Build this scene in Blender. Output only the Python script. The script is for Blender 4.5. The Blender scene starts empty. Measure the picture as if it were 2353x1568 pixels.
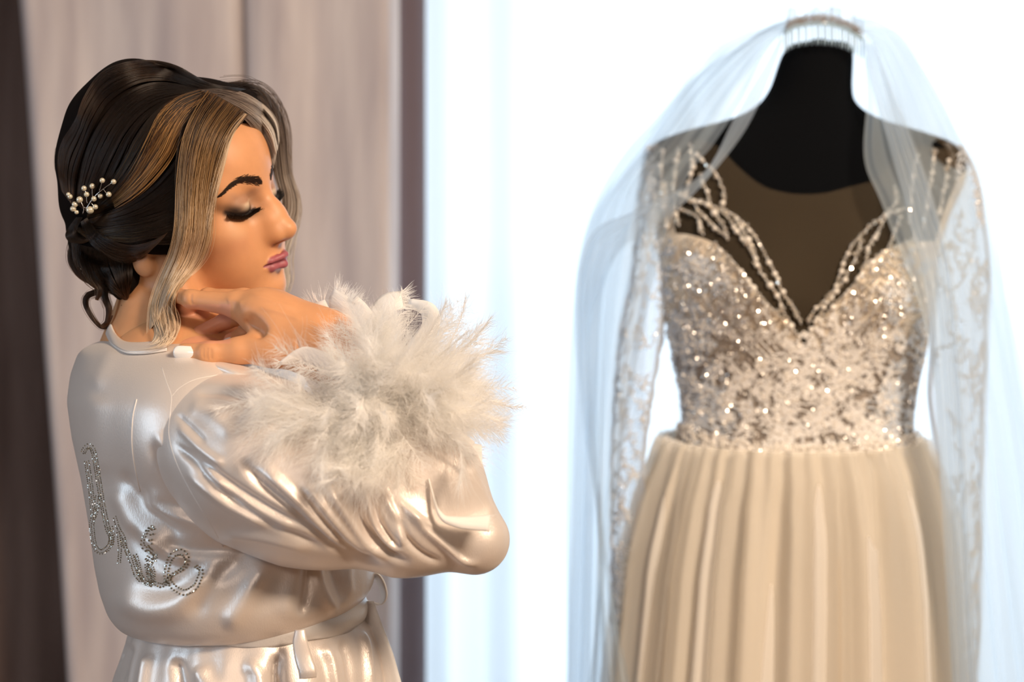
import bpy, math, random
import numpy as np
from mathutils import Vector, Matrix
from mathutils.bvhtree import BVHTree

SC = bpy.context.scene
COL = SC.collection
rng = np.random.default_rng(7)
random.seed(7)
F = 3268.0          # focal length in pixels of the 2353 px wide frame
CZ = 1.4            # height of the lens


def P(px, py, Y):
    """world point seen at pixel (px, py) at distance Y from the lens"""
    return np.array([(px - 1176.5) * Y / F, Y, CZ - (py - 784.0) * Y / F])


def proj(p):
    p = np.asarray(p, float)
    return np.stack([1176.5 + p[..., 0] / p[..., 1] * F, 784.0 - (p[..., 2] - CZ) / p[..., 1] * F], -1)


# ------------------------------------------------------------------ camera, sky, lights, exposure
cam = bpy.data.objects.new('camera', bpy.data.cameras.new('camera'))
COL.objects.link(cam)
cam.location = (0, 0, CZ)
cam.rotation_euler = (math.radians(90), 0, 0)
cam.data.sensor_width = 36
cam.data.lens = 50
cam.data.clip_start = 0.05
cam.data.dof.use_dof = True
cam.data.dof.focus_distance = 1.41
cam.data.dof.aperture_fstop = 2.8
SC.camera = cam

world = bpy.data.worlds.new('sky')
SC.world = world
world.use_nodes = True
bg = world.node_tree.nodes['Background']
bg.inputs[0].default_value = (0.72, 0.86, 1.0, 1)
bg.inputs[1].default_value = 1.2

SC.view_settings.view_transform = 'Standard'
SC.view_settings.look = 'None'
SC.view_settings.exposure = 0.15
SC.view_settings.gamma = 1.0
SC.view_settings.use_curve_mapping = False
SC.cycles.max_bounces = 10
SC.cycles.transparent_max_bounces = 24
SC.cycles.sample_clamp_indirect = 6
SC.cycles.use_denoising = True


def area(name, loc, target, size, energy, color, size_y=None):
    l = bpy.data.lights.new(name, 'AREA')
    l.energy = energy
    l.color = color
    l.shape = 'RECTANGLE' if size_y else 'DISK'
    l.size = size
    if size_y:
        l.size_y = size_y
    o = bpy.data.objects.new(name, l)
    COL.objects.link(o)
    o.location = loc
    d = Vector(target) - Vector(loc)
    o.rotation_euler = d.to_track_quat('-Z', 'Y').to_euler()
    return o


# daylight entering the window
area('window_daylight', (0.95, 3.75, 1.45), (0.95, 0.0, 1.45), 2.7, 29, (0.72, 0.87, 1.0), 2.5)
# assumed cool daylight from the left; no window is modelled there
area('assumed_side_daylight', (-2.45, 0.35, 1.5), (-0.4, 1.5, 1.2), 0.9, 22, (0.55, 0.78, 1.0), 1.3)
# assumed warm key lamp and an added fill light, unseen up behind the camera
area('assumed_key_light', (1.25, -0.05, 2.5), (-0.3, 1.5, 1.3), 0.45, 63, (1.0, 0.79, 0.59))
area('added_fill_light', (-0.5, -1.4, 2.2), (-0.1, 1.6, 1.2), 0.5, 10, (1.0, 0.82, 0.68))

# ------------------------------------------------------------------ helpers


def tag(o, label=None, cat=None, group=None, kind=None):
    if label:
        o['label'] = label
    if cat:
        o['category'] = cat
    if group:
        o['group'] = group
    if kind:
        o['kind'] = kind
    return o


def empty(name, loc):
    o = bpy.data.objects.new(name, None)
    COL.objects.link(o)
    o.location = loc
    return o


def link(name, data, parent=None):
    o = bpy.data.objects.new(name, data)
    COL.objects.link(o)
    if parent is not None:
        o.parent = parent
        t = Vector((0, 0, 0))
        q = parent
        while q is not None:
            t += q.location
            q = q.parent
        o.location = -t
    return o


def mesh(name, V, Fc, mat=None, parent=None, smooth=True):
    """mesh object from world-space vertices"""
    me = bpy.data.meshes.new(name)
    V = np.asarray(V, np.float32)
    if isinstance(Fc, np.ndarray):
        n, k = Fc.shape
        me.vertices.add(len(V))
        me.vertices.foreach_set('co', V.ravel())
        me.loops.add(n * k)
        me.loops.foreach_set('vertex_index', Fc.astype(np.int32).ravel())
        me.polygons.add(n)
        me.polygons.foreach_set('loop_start', np.arange(0, n * k, k, dtype=np.int32))
        me.update(calc_edges=True)
    else:
        me.from_pydata([tuple(map(float, v)) for v in V], [], [tuple(map(int, f)) for f in Fc])
    me.validate()
    me.polygons.foreach_set('use_smooth', [smooth] * len(me.polygons))
    me.update()
    if mat:
        me.materials.append(mat)
    return link(name, me, parent)


def catmull(pts, n):
    """n points of a smooth curve through pts (any dimension)"""
    p = np.asarray(pts, float)
    m = len(p)
    if m == 2:
        t = np.linspace(0, 1, n)[:, None]
        return p[0] * (1 - t) + p[1] * t
    q = np.vstack([2 * p[0] - p[1], p, 2 * p[-1] - p[-2]])
    seg = np.linalg.norm(np.diff(p, axis=0), axis=1) + 1e-9
    s = np.concatenate([[0], np.cumsum(seg)]) / seg.sum()
    u = np.linspace(0, 1, n)
    i = np.clip(np.searchsorted(s, u, side='right') - 1, 0, m - 2)
    t = ((u - s[i]) / (s[i + 1] - s[i]))[:, None]
    p0, p1, p2, p3 = q[i], q[i + 1], q[i + 2], q[i + 3]
    return 0.5 * (2 * p1 + (p2 - p0) * t + (2 * p0 - 5 * p1 + 4 * p2 - p3) * t ** 2 + (3 * p1 - p0 - 3 * p2 + p3) * t ** 3)


class MB:
    def __init__(s):
        s.v = []
        s.f = []
        s.n = 0

    def add(s, V, Fc):
        V = np.asarray(V, float)
        s.v.append(V)
        s.f += [[i + s.n for i in f] for f in Fc]
        s.n += len(V)

    def tube(s, pts, r, k=6, cap=True):
        pts = np.asarray(pts, float)
        n = len(pts)
        r = np.broadcast_to(np.asarray(r, float), (n,))
        T = np.gradient(pts, axis=0)
        T /= np.linalg.norm(T, axis=1)[:, None] + 1e-12
        a = np.array([0, 0, 1.0]) if abs(T[0][2]) < 0.9 else np.array([1.0, 0, 0])
        N = []
        x = np.cross(T[0], a)
        for i in range(n):
            x = x - T[i] * x.dot(T[i])
            x /= np.linalg.norm(x) + 1e-12
            N.append(x.copy())
        N = np.array(N)
        B = np.cross(T, N)
        th = np.linspace(0, 2 * math.pi, k, endpoint=False)
        V = (pts[:, None] + r[:, None, None] * (N[:, None] * np.cos(th)[None, :, None] + B[:, None] * np.sin(th)[None, :, None])).reshape(-1, 3)
        Fc = []
        for i in range(n - 1):
            for j in range(k):
                j2 = (j + 1) % k
                Fc.append([i * k + j, i * k + j2, (i + 1) * k + j2, (i + 1) * k + j])
        if cap:
            Fc.append(list(range(k))[::-1])
            Fc.append([(n - 1) * k + j for j in range(k)])
        s.add(V, Fc)

    def box(s, lo, hi):
        x0, y0, z0 = lo
        x1, y1, z1 = hi
        s.add([(x0, y0, z0), (x1, y0, z0), (x1, y1, z0), (x0, y1, z0), (x0, y0, z1), (x1, y0, z1), (x1, y1, z1), (x0, y1, z1)],
              [(0, 3, 2, 1), (4, 5, 6, 7), (0, 1, 5, 4), (1, 2, 6, 5), (2, 3, 7, 6), (3, 0, 4, 7)])

    def build(s, name, mat, parent=None, smooth=True):
        return mesh(name, np.vstack(s.v), s.f, mat, parent, smooth)


def grid(nu, nv, closed_u=False):
    """faces of a grid indexed [v*nu+u]"""
    u = np.arange(nu if closed_u else nu - 1)
    v = np.arange(nv - 1)
    U, V = np.meshgrid(u, v)
    U2 = (U + 1) % nu
    return np.stack([V * nu + U, V * nu + U2, (V + 1) * nu + U2, (V + 1) * nu + U], -1).reshape(-1, 4)


def ico(sub=1):
    import bmesh
    bm = bmesh.new()
    bmesh.ops.create_icosphere(bm, subdivisions=sub, radius=1)
    V = np.array([v.co[:] for v in bm.verts])
    Fc = np.array([[v.index for v in f.verts] for f in bm.faces])
    bm.free()
    return V, Fc


ICO1 = ico(1)
ICO2 = ico(2)
ICO3 = ico(3)


def balls(C, R, base=ICO1, jit=True):
    """many small spheres in one array mesh"""
    C = np.asarray(C, float)
    R = np.broadcast_to(np.asarray(R, float), (len(C),))
    V0, F0 = base
    n = len(V0)
    if jit:
        a = rng.uniform(0, 6.28, len(C))
        b = rng.uniform(0, 6.28, len(C))
        ca, sa, cb, sb = np.cos(a), np.sin(a), np.cos(b), np.sin(b)
        x = V0[None, :, 0] * ca[:, None] - V0[None, :, 1] * sa[:, None]
        y = V0[None, :, 0] * sa[:, None] + V0[None, :, 1] * ca[:, None]
        z = np.broadcast_to(V0[None, :, 2], x.shape)
        y, z = y * cb[:, None] - z * sb[:, None], y * sb[:, None] + z * cb[:, None]
        W = np.stack([x, y, z], -1)
    else:
        W = np.broadcast_to(V0[None], (len(C), n, 3))
    V = (C[:, None] + W * R[:, None, None]).reshape(-1, 3)
    Fc = (F0[None] + (np.arange(len(C)) * n)[:, None, None]).reshape(-1, F0.shape[1])
    return V, Fc


# ------------------------------------------------------------------ implicit surfaces
def norm(a):
    return np.sqrt((a * a).sum(-1))


class Pr:
    """one primitive: distance function, bounding sphere, operation, blend radius"""

    def __init__(s, f, c, r, op='u', k=0.01):
        s.f, s.c, s.r, s.op, s.k = f, np.asarray(c, float), r, op, k


def rcone(a, ra, b, rb, op='u', k=0.01):
    a = np.asarray(a, float)
    b = np.asarray(b, float)

    def f(p):
        pa = p - a
        ba = b - a
        h = np.clip((pa @ ba) / (ba @ ba + 1e-12), 0, 1)
        return norm(pa - h[:, None] * ba) - (ra + (rb - ra) * h)
    return Pr(f, (a + b) / 2, np.linalg.norm(b - a) / 2 + max(ra, rb), op, k)


def ell(c, rad, R=None, op='u', k=0.01):
    c = np.asarray(c, float)
    rad = np.asarray(rad, float)

    def f(p):
        q = p - c
        if R is not None:
            q = q @ R          # columns of R are the local axes
        k0 = norm(q / rad)
        k1 = norm(q / (rad * rad)) + 1e-9
        return k0 * (k0 - 1) / k1
    return Pr(f, c, max(rad), op, k)


def evalsdf(prims, p, c=None, r=None):
    d = np.full(len(p), 1.0)
    for q in prims:
        if c is not None and np.linalg.norm(q.c - c) > q.r + r + q.k * 1.5 + 0.02:
            continue
        e = q.f(p)
        if q.op == 'u':
            h = np.maximum(q.k - np.abs(d - e), 0) / q.k
            d = np.minimum(d, e) - h * h * q.k * 0.25
        else:
            h = np.maximum(q.k - np.abs(d + e), 0) / q.k
            d = np.maximum(d, -e) + h * h * q.k * 0.25
    return d


def surfnet(prims, lo, hi, h, n=20, clip=None, smooth=1):
    """surface nets over sparse blocks -> vertices, quads"""
    lo = np.asarray(lo, float)
    nb = np.ceil((np.asarray(hi) - lo) / (h * n)).astype(int)
    KV, KP, Q = [], [], []
    ar = np.arange(-1, n + 1)
    gi, gj, gk = np.meshgrid(ar, ar, ar, indexing='ij')
    off = np.stack([gi, gj, gk], -1).reshape(-1, 3)
    M = n + 2
    BIG = 1 << 20

    def key(c):
        return ((c[..., 0] + 4) * BIG + c[..., 1] + 4) * BIG + c[..., 2] + 4
    rad = h * (n + 2) * 0.5 * 1.7321
    for bi in range(nb[0]):
        for bj in range(nb[1]):
            for bk in range(nb[2]):
                o = np.array([bi, bj, bk]) * n
                cen = lo + (o + n / 2) * h
                dc = evalsdf(prims, cen[None])[0]
                if abs(dc) > rad * 1.9:
                    continue
                S = o + off
                d = evalsdf(prims, lo + S * h, cen, rad).reshape(M, M, M)
                if clip is not None:
                    pass
                if d.min() > 0 or d.max() < 0:
                    continue
                ins = d < 0
                c8 = [ins[a:M - 1 + a, b:M - 1 + b, c:M - 1 + c] for a in (0, 1) for b in (0, 1) for c in (0, 1)]
                sm = sum(x.astype(np.int8) for x in c8)
                act = (sm > 0) & (sm < 8)
                ci = np.argwhere(act)
                if len(ci) == 0:
                    continue
                acc = np.zeros((len(ci), 3))
                cnt = np.zeros(len(ci))
                for ax in range(3):
                    e = np.zeros(3, int)
                    e[ax] = 1
                    o1, o2 = [x for x in range(3) if x != ax]
                    for u in (0, 1):
                        for v in (0, 1):
                            s0 = ci.copy()
                            s0[:, o1] += u
                            s0[:, o2] += v
                            s1 = s0 + e
                            d0 = d[s0[:, 0], s0[:, 1], s0[:, 2]]
                            d1 = d[s1[:, 0], s1[:, 1], s1[:, 2]]
                            m = (d0 < 0) != (d1 < 0)
                            t = np.where(m, d0 / np.where(m, d0 - d1, 1), 0)
                            pt = s0 + t[:, None] * e
                            acc += pt * m[:, None]
                            cnt += m
                pos = acc / cnt[:, None]
                KV.append(key(ci - 1 + o))
                KP.append(lo + (pos - 1 + o) * h)
                for ax in range(3):
                    o1, o2 = [(1, 2), (2, 0), (0, 1)][ax]
                    a = ins[1:n + 1, 1:n + 1, 1:n + 1]
                    sl = [slice(1, n + 1)] * 3
                    sl[ax] = slice(2, n + 2)
                    b = ins[tuple(sl)]
                    idx = np.argwhere(a != b) + 1
                    if len(idx) == 0:
                        continue
                    fl = ins[idx[:, 0], idx[:, 1], idx[:, 2]]
                    q = []
                    for (u, v) in ((-1, -1), (0, -1), (0, 0), (-1, 0)):
                        c = idx.copy()
                        c[:, o1] += u
                        c[:, o2] += v
                        q.append(key(c - 1 + o))
                    q = np.stack(q, -1)
                    q[~fl] = q[~fl][:, ::-1]
                    Q.append(q)
    K = np.concatenate(KV)
    Pp = np.concatenate(KP)
    uk, ui = np.unique(K, return_index=True)
    V = Pp[ui]
    Q = np.searchsorted(uk, np.concatenate(Q))
    Q = np.clip(Q, 0, len(uk) - 1)
    for _ in range(smooth):
        V = lap(V, Q, 0.5)
    return V, Q


def lap(V, Q, w=0.5):
    A = np.zeros_like(V)
    n = np.zeros(len(V))
    k = Q.shape[1]
    for j in range(k):
        a = Q[:, j]
        b = Q[:, (j + 1) % k]
        for c in range(3):
            A[:, c] += np.bincount(a, V[b, c], len(V)) + np.bincount(b, V[a, c], len(V))
        n += np.bincount(a, minlength=len(V)) + np.bincount(b, minlength=len(V))
    return V * (1 - w) + w * A / np.maximum(n, 1)[:, None]


def vnormals(V, Q):
    a = V[Q[:, 2]] - V[Q[:, 0]]
    b = V[Q[:, 3]] - V[Q[:, 1]]
    fn = np.cross(a, b)
    N = np.zeros_like(V)
    for j in range(4):
        for c in range(3):
            N[:, c] += np.bincount(Q[:, j], fn[:, c], len(V))
    return N / (np.linalg.norm(N, axis=1)[:, None] + 1e-12)


def bvh(V, Q):
    return BVHTree.FromPolygons([tuple(v) for v in V], [tuple(int(i) for i in q) for q in Q])


CAM = Vector((0, 0, CZ))


def cast(bt, px, py):
    d = Vector(P(px, py, 1.0)) - CAM
    d.normalize()
    h = bt.ray_cast(CAM, d)
    return None if h[0] is None else (np.array(h[0]), np.array(h[1]))


def cast_many(bt, pts, off=0.0, default=None):
    """pixel polyline -> points lying on a surface, lifted by off; gaps interpolated"""
    out, ok = [], []
    for x, y in pts:
        h = cast(bt, x, y)
        out.append(None if h is None else h[0])
        ok.append(h is not None)
    if not any(ok):
        return np.array([P(x, y, default or 1.45) for x, y in pts])
    idx = [i for i, k in enumerate(ok) if k]
    Y = np.interp(range(len(pts)), idx, [out[i][1] for i in idx])
    res = []
    for (x, y), yy in zip(pts, Y):
        q = P(x, y, yy)
        d = np.array(CAM) - q
        res.append(q + d / np.linalg.norm(d) * off)
    return np.array(res)


def folds(V, N, strokes, facing=True):
    """raise ridges and sink creases that run along the given lines (height in m, width in px)"""
    uv = proj(V)
    view = np.array(CAM) - V
    fr = (N * view).sum(1) > 0
    D = np.zeros(len(V))
    for pts, w, a in strokes:
        c = catmull(pts, 40)
        lo = c.min(0) - 3 * w
        hi = c.max(0) + 3 * w
        m = (uv > lo).all(1) & (uv < hi).all(1)
        if facing:
            m &= fr
        ii = np.nonzero(m)[0]
        if len(ii) == 0:
            continue
        p = uv[ii]
        best = np.full(len(ii), 1e9)
        sg = np.zeros(len(ii))
        tt = np.zeros(len(ii))
        for k in range(len(c) - 1):
            ba = c[k + 1] - c[k]
            pa = p - c[k]
            h = np.clip((pa @ ba) / (ba @ ba + 1e-9), 0, 1)
            q = pa - h[:, None] * ba
            d = norm(q)
            s = np.sign(ba[0] * pa[:, 1] - ba[1] * pa[:, 0])
            u = d < best
            best = np.where(u, d, best)
            sg = np.where(u, s, sg)
            tt = np.where(u, (k + h) / (len(c) - 1), tt)
        end = np.clip(np.minimum(tt, 1 - tt) * 5, 0, 1)
        end = end * end * (3 - 2 * end)
        D[ii] += a * np.exp(-(best / w) ** 2) * end
    return V + N * D[:, None]


# ------------------------------------------------------------------ materials
def mat(name, color, rough=0.5, metal=0.0, spec=0.5, **kw):
    m = bpy.data.materials.new(name)
    m.use_nodes = True
    b = m.node_tree.nodes['Principled BSDF']
    b.inputs['Base Color'].default_value = (*color, 1)
    b.inputs['Roughness'].default_value = rough
    b.inputs['Metallic'].default_value = metal
    b.inputs['Specular IOR Level'].default_value = spec
    for k, v in kw.items():
        b.inputs[k.replace('_', ' ')].default_value = v
    return m


def noise_bump(m, scale=200, strength=0.2, dist=0.001, stretch=(1, 1, 1), detail=3):
    nt = m.node_tree
    tc = nt.nodes.new('ShaderNodeTexCoord')
    mp = nt.nodes.new('ShaderNodeMapping')
    mp.inputs['Scale'].default_value = stretch
    nz = nt.nodes.new('ShaderNodeTexNoise')
    nz.inputs['Scale'].default_value = scale
    nz.inputs['Detail'].default_value = detail
    bp = nt.nodes.new('ShaderNodeBump')
    bp.inputs['Strength'].default_value = strength
    bp.inputs['Distance'].default_value = dist
    nt.links.new(tc.outputs['Object'], mp.inputs[0])
    nt.links.new(mp.outputs[0], nz.inputs[0])
    nt.links.new(nz.outputs[0], bp.inputs['Height'])
    nt.links.new(bp.outputs[0], nt.nodes['Principled BSDF'].inputs['Normal'])
    return nz


def noise_color(m, c1, c2, scale=5, stretch=(1, 1, 1), detail=4, lo=0.35, hi=0.65):
    nt = m.node_tree
    tc = nt.nodes.new('ShaderNodeTexCoord')
    mp = nt.nodes.new('ShaderNodeMapping')
    mp.inputs['Scale'].default_value = stretch
    nz = nt.nodes.new('ShaderNodeTexNoise')
    nz.inputs['Scale'].default_value = scale
    nz.inputs['Detail'].default_value = detail
    cr = nt.nodes.new('ShaderNodeValToRGB')
    cr.color_ramp.elements[0].position = lo
    cr.color_ramp.elements[1].position = hi
    cr.color_ramp.elements[0].color = (*c1, 1)
    cr.color_ramp.elements[1].color = (*c2, 1)
    nt.links.new(tc.outputs['Object'], mp.inputs[0])
    nt.links.new(mp.outputs[0], nz.inputs[0])
    nt.links.new(nz.outputs[0], cr.inputs[0])
    nt.links.new(cr.outputs[0], nt.nodes['Principled BSDF'].inputs['Base Color'])
    return cr


def sheer(name, color, transp, transl=0.5, rough=0.6, weave=None, tint=(1, 1, 1)):
    """thin fabric: part of the light goes straight through, the rest is scattered to both sides"""
    m = bpy.data.materials.new(name)
    m.use_nodes = True
    nt = m.node_tree
    nt.nodes.clear()
    out = nt.nodes.new('ShaderNodeOutputMaterial')
    tr = nt.nodes.new('ShaderNodeBsdfTransparent')
    tr.inputs[0].default_value = (*tint, 1)
    tl = nt.nodes.new('ShaderNodeBsdfTranslucent')
    df = nt.nodes.new('ShaderNodeBsdfDiffuse')
    tl.inputs[0].default_value = (*color, 1)
    df.inputs[0].default_value = (*color, 1)
    m1 = nt.nodes.new('ShaderNodeMixShader')
    m1.inputs[0].default_value = transl
    nt.links.new(df.outputs[0], m1.inputs[1])
    nt.links.new(tl.outputs[0], m1.inputs[2])
    m2 = nt.nodes.new('ShaderNodeMixShader')
    m2.inputs[0].default_value = transp
    nt.links.new(m1.outputs[0], m2.inputs[1])
    nt.links.new(tr.outputs[0], m2.inputs[2])
    nt.links.new(m2.outputs[0], out.inputs[0])
    return m


def hair_mat(name, ramp, rough=0.28, vary=0.5, ior=1.33, plain=False):
    """strand material: colour runs along the strand and varies from strand to strand"""
    m = bpy.data.materials.new(name)
    m.use_nodes = True
    nt = m.node_tree
    nt.nodes.clear()
    out = nt.nodes.new('ShaderNodeOutputMaterial')
    hi = nt.nodes.new('ShaderNodeHairInfo')
    ad = nt.nodes.new('ShaderNodeMath')
    ad.operation = 'MULTIPLY_ADD'
    ad.inputs[1].default_value = vary
    ad.inputs[2].default_value = -vary / 2
    nt.links.new(hi.outputs['Random'], ad.inputs[0])
    a2 = nt.nodes.new('ShaderNodeMath')
    a2.operation = 'ADD'
    nt.links.new(hi.outputs['Intercept'], a2.inputs[0])
    nt.links.new(ad.outputs[0], a2.inputs[1])
    cr = nt.nodes.new('ShaderNodeValToRGB')
    els = cr.color_ramp.elements
    els[0].position, els[0].color = ramp[0][0], (*ramp[0][1], 1)
    els[1].position, els[1].color = ramp[-1][0], (*ramp[-1][1], 1)
    for p, c in ramp[1:-1]:
        e = els.new(p)
        e.color = (*c, 1)
    nt.links.new(a2.outputs[0], cr.inputs[0])
    if plain:
        h = nt.nodes.new('ShaderNodeBsdfPrincipled')
        h.inputs['Roughness'].default_value = rough + .2
        h.inputs['Specular IOR Level'].default_value = .3
        nt.links.new(cr.outputs[0], h.inputs['Base Color'])
        nt.links.new(h.outputs[0], out.inputs[0])
        return m
    h = nt.nodes.new('ShaderNodeBsdfHairPrincipled')
    h.parametrization = 'COLOR'
    h.inputs['Roughness'].default_value = rough
    h.inputs['Radial Roughness'].default_value = 0.35
    h.inputs['IOR'].default_value = ior
    nt.links.new(cr.outputs[0], h.inputs['Color'])
    nt.links.new(h.outputs[0], out.inputs[0])
    return m


def curves(name, strands, radii, material, parent=None):
    """strands: list of (n,3) arrays in world space; radii: list of (n,) or float"""
    hc = bpy.data.hair_curves.new(name)
    sizes = [len(s) for s in strands]
    hc.add_curves(sizes)
    pos = np.vstack(strands).astype(np.float32)
    hc.attributes['position'].data.foreach_set('vector', pos.ravel())
    ra = np.concatenate([np.broadcast_to(np.asarray(r, float), (n,)) for r, n in zip(radii, sizes)]).astype(np.float32)
    at = hc.attributes.get('radius') or hc.attributes.new('radius', 'FLOAT', 'POINT')
    at.data.foreach_set('value', ra)
    hc.materials.append(material)
    return link(name, hc, parent)
# ------------------------------------------------------------------ the room
M_wall = mat('wall_paint', (0.30, 0.25, 0.21), 0.9)
M_ceil = mat('ceiling_paint', (0.5, 0.46, 0.42), 0.9)
M_floor = mat('floor_wood', (0.28, 0.17, 0.10), 0.45)
noise_color(M_floor, (0.2, 0.12, 0.07), (0.34, 0.21, 0.12), 4, (1, 12, 1))
M_frame = mat('window_frame_white', (0.8, 0.8, 0.8), 0.4)
RX0, RX1, RY0, RY1, RZ1 = -2.6, 2.9, -2.4, 3.4, 2.75


def struct(name, lo, hi, m):
    b = MB()
    b.box(lo, hi)
    return tag(b.build(name, m, smooth=False), kind='structure')


struct('floor', (RX0 - .1, RY0 - .1, -0.1), (RX1 + .1, RY1 + .1, 0), M_floor)
struct('ceiling', (RX0 - .1, RY0 - .1, RZ1), (RX1 + .1, RY1 + .1, RZ1 + .1), M_ceil)
struct('wall_left', (RX0 - .1, RY0 - .1, 0), (RX0, RY1 + .1, RZ1), M_wall)
struct('wall_right', (RX1, RY0 - .1, 0), (RX1 + .1, RY1 + .1, RZ1), M_wall)
struct('wall_back', (RX0, RY0 - .1, 0), (RX1, RY0, RZ1), M_wall)
WX0, WX1, WZ0, WZ1 = -0.35, 2.3, 0.15, 2.65
b = MB()
b.box((RX0, RY1, 0), (WX0, RY1 + .15, RZ1))
b.box((WX1, RY1, 0), (RX1, RY1 + .15, RZ1))
b.box((WX0, RY1, 0), (WX1, RY1 + .15, WZ0))
b.box((WX0, RY1, WZ1), (WX1, RY1 + .15, RZ1))
tag(b.build('wall_front', M_wall, smooth=False), kind='structure')
b = MB()
for x in (WX0 + .03, WX1 - .03):
    b.box((x - .03, RY1 + .05, WZ0), (x + .03, RY1 + .11, WZ1))
for z in (WZ0 + .03, WZ1 - .03):
    b.box((WX0, RY1 + .05, z - .03), (WX1, RY1 + .11, z + .03))
wf = tag(b.build('window_1', M_frame, smooth=False), kind='structure')
M_glass = sheer('window_glass', (0.9, 0.95, 1.0), 0.96, 0.5)
b = MB()
b.box((WX0 + .06, RY1 + .075, WZ0 + .06), (WX1 - .06, RY1 + .081, WZ1 - .06))
b.build('pane', M_glass, wf, smooth=False)

# sheer curtain over the window
M_net = sheer('sheer_curtain_voile', (0.93, 0.97, 1.0), 0.28, 0.72)


def curtain(name, x0, x1, y0, amp, waves, material, z0=0.02, z1=2.6, nu=500, nv=30, skew=None, ph=0.0, seed=1):
    r = np.random.default_rng(seed)
    u = np.linspace(0, 1, nu)
    v = np.linspace(0, 1, nv)
    U, Vv = np.meshgrid(u, v)
    X = x0 + (x1 - x0) * U
    Z = z1 + (z0 - z1) * Vv
    if skew is not None:
        X = X + skew(U, Z)
    Y = np.zeros_like(X)
    for k in range(5):
        f = waves * r.uniform(0.4, 1.7)
        p = r.uniform(0, 6.28)
        a = amp * r.uniform(0.4, 1.0) * (0.7 + 0.3 * Vv)
        Y += a * np.sin(2 * math.pi * f * U + p + 0.4 * np.sin(2.1 * Vv + k) + ph)
    Y = y0 + Y / 2.0
    return mesh(name, np.stack([X, Y, Z], -1).reshape(-1, 3), grid(nu, nv), material), (X, Y, Z)


o, _ = curtain('sheer_curtain', -0.42, 2.75, 3.08, 0.035, 17, M_net, nu=700, seed=5)
tag(o, 'white sheer curtain glowing with daylight across the whole right side', 'curtain')

M_drape = mat('mauve_drape_fabric', (0.60, 0.54, 0.55), 0.75, 0, 0.3, Sheen_Weight=0.3)
noise_color(M_drape, (0.44, 0.385, 0.40), (0.70, 0.63, 0.61), 6, (3.2, 3, 0.3), 6, 0.3, 0.7)


M_foldshade = mat('drape_fold_shade', (0.15, 0.105, 0.11), 0.85, 0, 0.2)  # dark maroon paints in the shade of the drape's turned-away right fold


# the mauve drape: flat pleats with rounded turns; left edge slants, right edge turns away
def drape():
    nu, nv = 420, 40
    Yd = 2.78
    s = Yd / F
    # profile in pixel-ish widths: (x px, depth offset in m)
    prof = [(20, .14), (32, .05), (60, .0), (110, .006), (200, .02), (330, .012), (420, .0), (520, .014), (545, .045), (556, .05), (575, .012), (640, 0), (740, .016),
            (820, .010), (880, .004), (898, .03), (915, .085), (935, .12), (950, .15), (960, .2)]
    pr = catmull([(a * s, b_) for a, b_ in prof], nu)
    z = np.linspace(2.6, 0.02, nv)
    X = np.zeros((nv, nu))
    Y = np.zeros((nv, nu))
    Z = np.zeros((nv, nu))
    t = np.linspace(0, 1, nu)
    for j in range(nv):
        py = 784 - (z[j] - CZ) / s
        lean = (py / 1568.0) * 128 * s
        X[j] = pr[:, 0] - 1176.5 * s + lean * np.clip(1 - t * 1.25, 0, 1)
        Y[j] = Yd + pr[:, 1] * 1.0 + 0.004 * np.sin(7 * z[j] + 9 * t) + 0.003 * np.sin(31 * t + 3 * z[j])
        Z[j] = z[j]
    V = np.stack([X, Y, Z], -1).reshape(-1, 3)
    o = mesh('drape', V, grid(nu, nv), M_drape)
    o.data.materials.append(M_foldshade)
    fx = np.tile((np.arange(nu - 1) > nu * .862) * 1, nv - 1).astype(np.int32)  # right-hand columns take the painted fold shade
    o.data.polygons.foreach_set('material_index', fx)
    so = o.modifiers.new('thick', 'SOLIDIFY')
    so.thickness = 0.004
    return o


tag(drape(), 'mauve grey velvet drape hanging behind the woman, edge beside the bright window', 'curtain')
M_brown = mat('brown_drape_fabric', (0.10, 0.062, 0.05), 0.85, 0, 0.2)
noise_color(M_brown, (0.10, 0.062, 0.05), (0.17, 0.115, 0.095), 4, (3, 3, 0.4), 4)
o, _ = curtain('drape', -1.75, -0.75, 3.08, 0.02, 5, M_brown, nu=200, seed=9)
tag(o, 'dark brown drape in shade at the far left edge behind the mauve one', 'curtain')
b = MB()
b.tube([(-1.8, 3.02, 2.63), (2.8, 3.02, 2.63)], 0.014, 12)
tag(b.build('curtain_rail', mat('rail_metal', (0.5, 0.48, 0.45), 0.3, 1.0)), 'grey metal rail carrying the sheer curtain', 'rail')
# ------------------------------------------------------------------ the woman: head frame
YAW, ROLL, PITCH = math.radians(18), math.radians(19), math.radians(-2)
HO = P(428, 451, 1.515)
hf = np.array([math.cos(YAW), -math.sin(YAW), 0.0])
hr = np.array([-math.sin(YAW), -math.cos(YAW), 0.0])       # her right, towards the lens
hu = np.array([0, 0, 1.0])
hf, hu = hf * math.cos(PITCH) + hu * math.sin(PITCH), hu * math.cos(PITCH) - hf * math.sin(PITCH)
hr, hu = hr * math.cos(ROLL) - hu * math.sin(ROLL), hu * math.cos(ROLL) + hr * math.sin(ROLL)
HR = np.stack([hf, hr, hu], 1)                              # columns = local axes


def H(x, y, z):
    return HO + HR @ np.array([x, y, z])


def toH(p):
    return (np.asarray(p) - HO) @ HR


def hell(x, y, z, rx, ry, rz, op='u', k=0.01, rot=None):
    R = HR if rot is None else HR @ rot
    return ell(H(x, y, z), (rx, ry, rz), R, op, k)


def hrc(a, ra, b_, rb, op='u', k=0.008):
    return rcone(H(*a), ra, H(*b_), rb, op, k)


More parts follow.
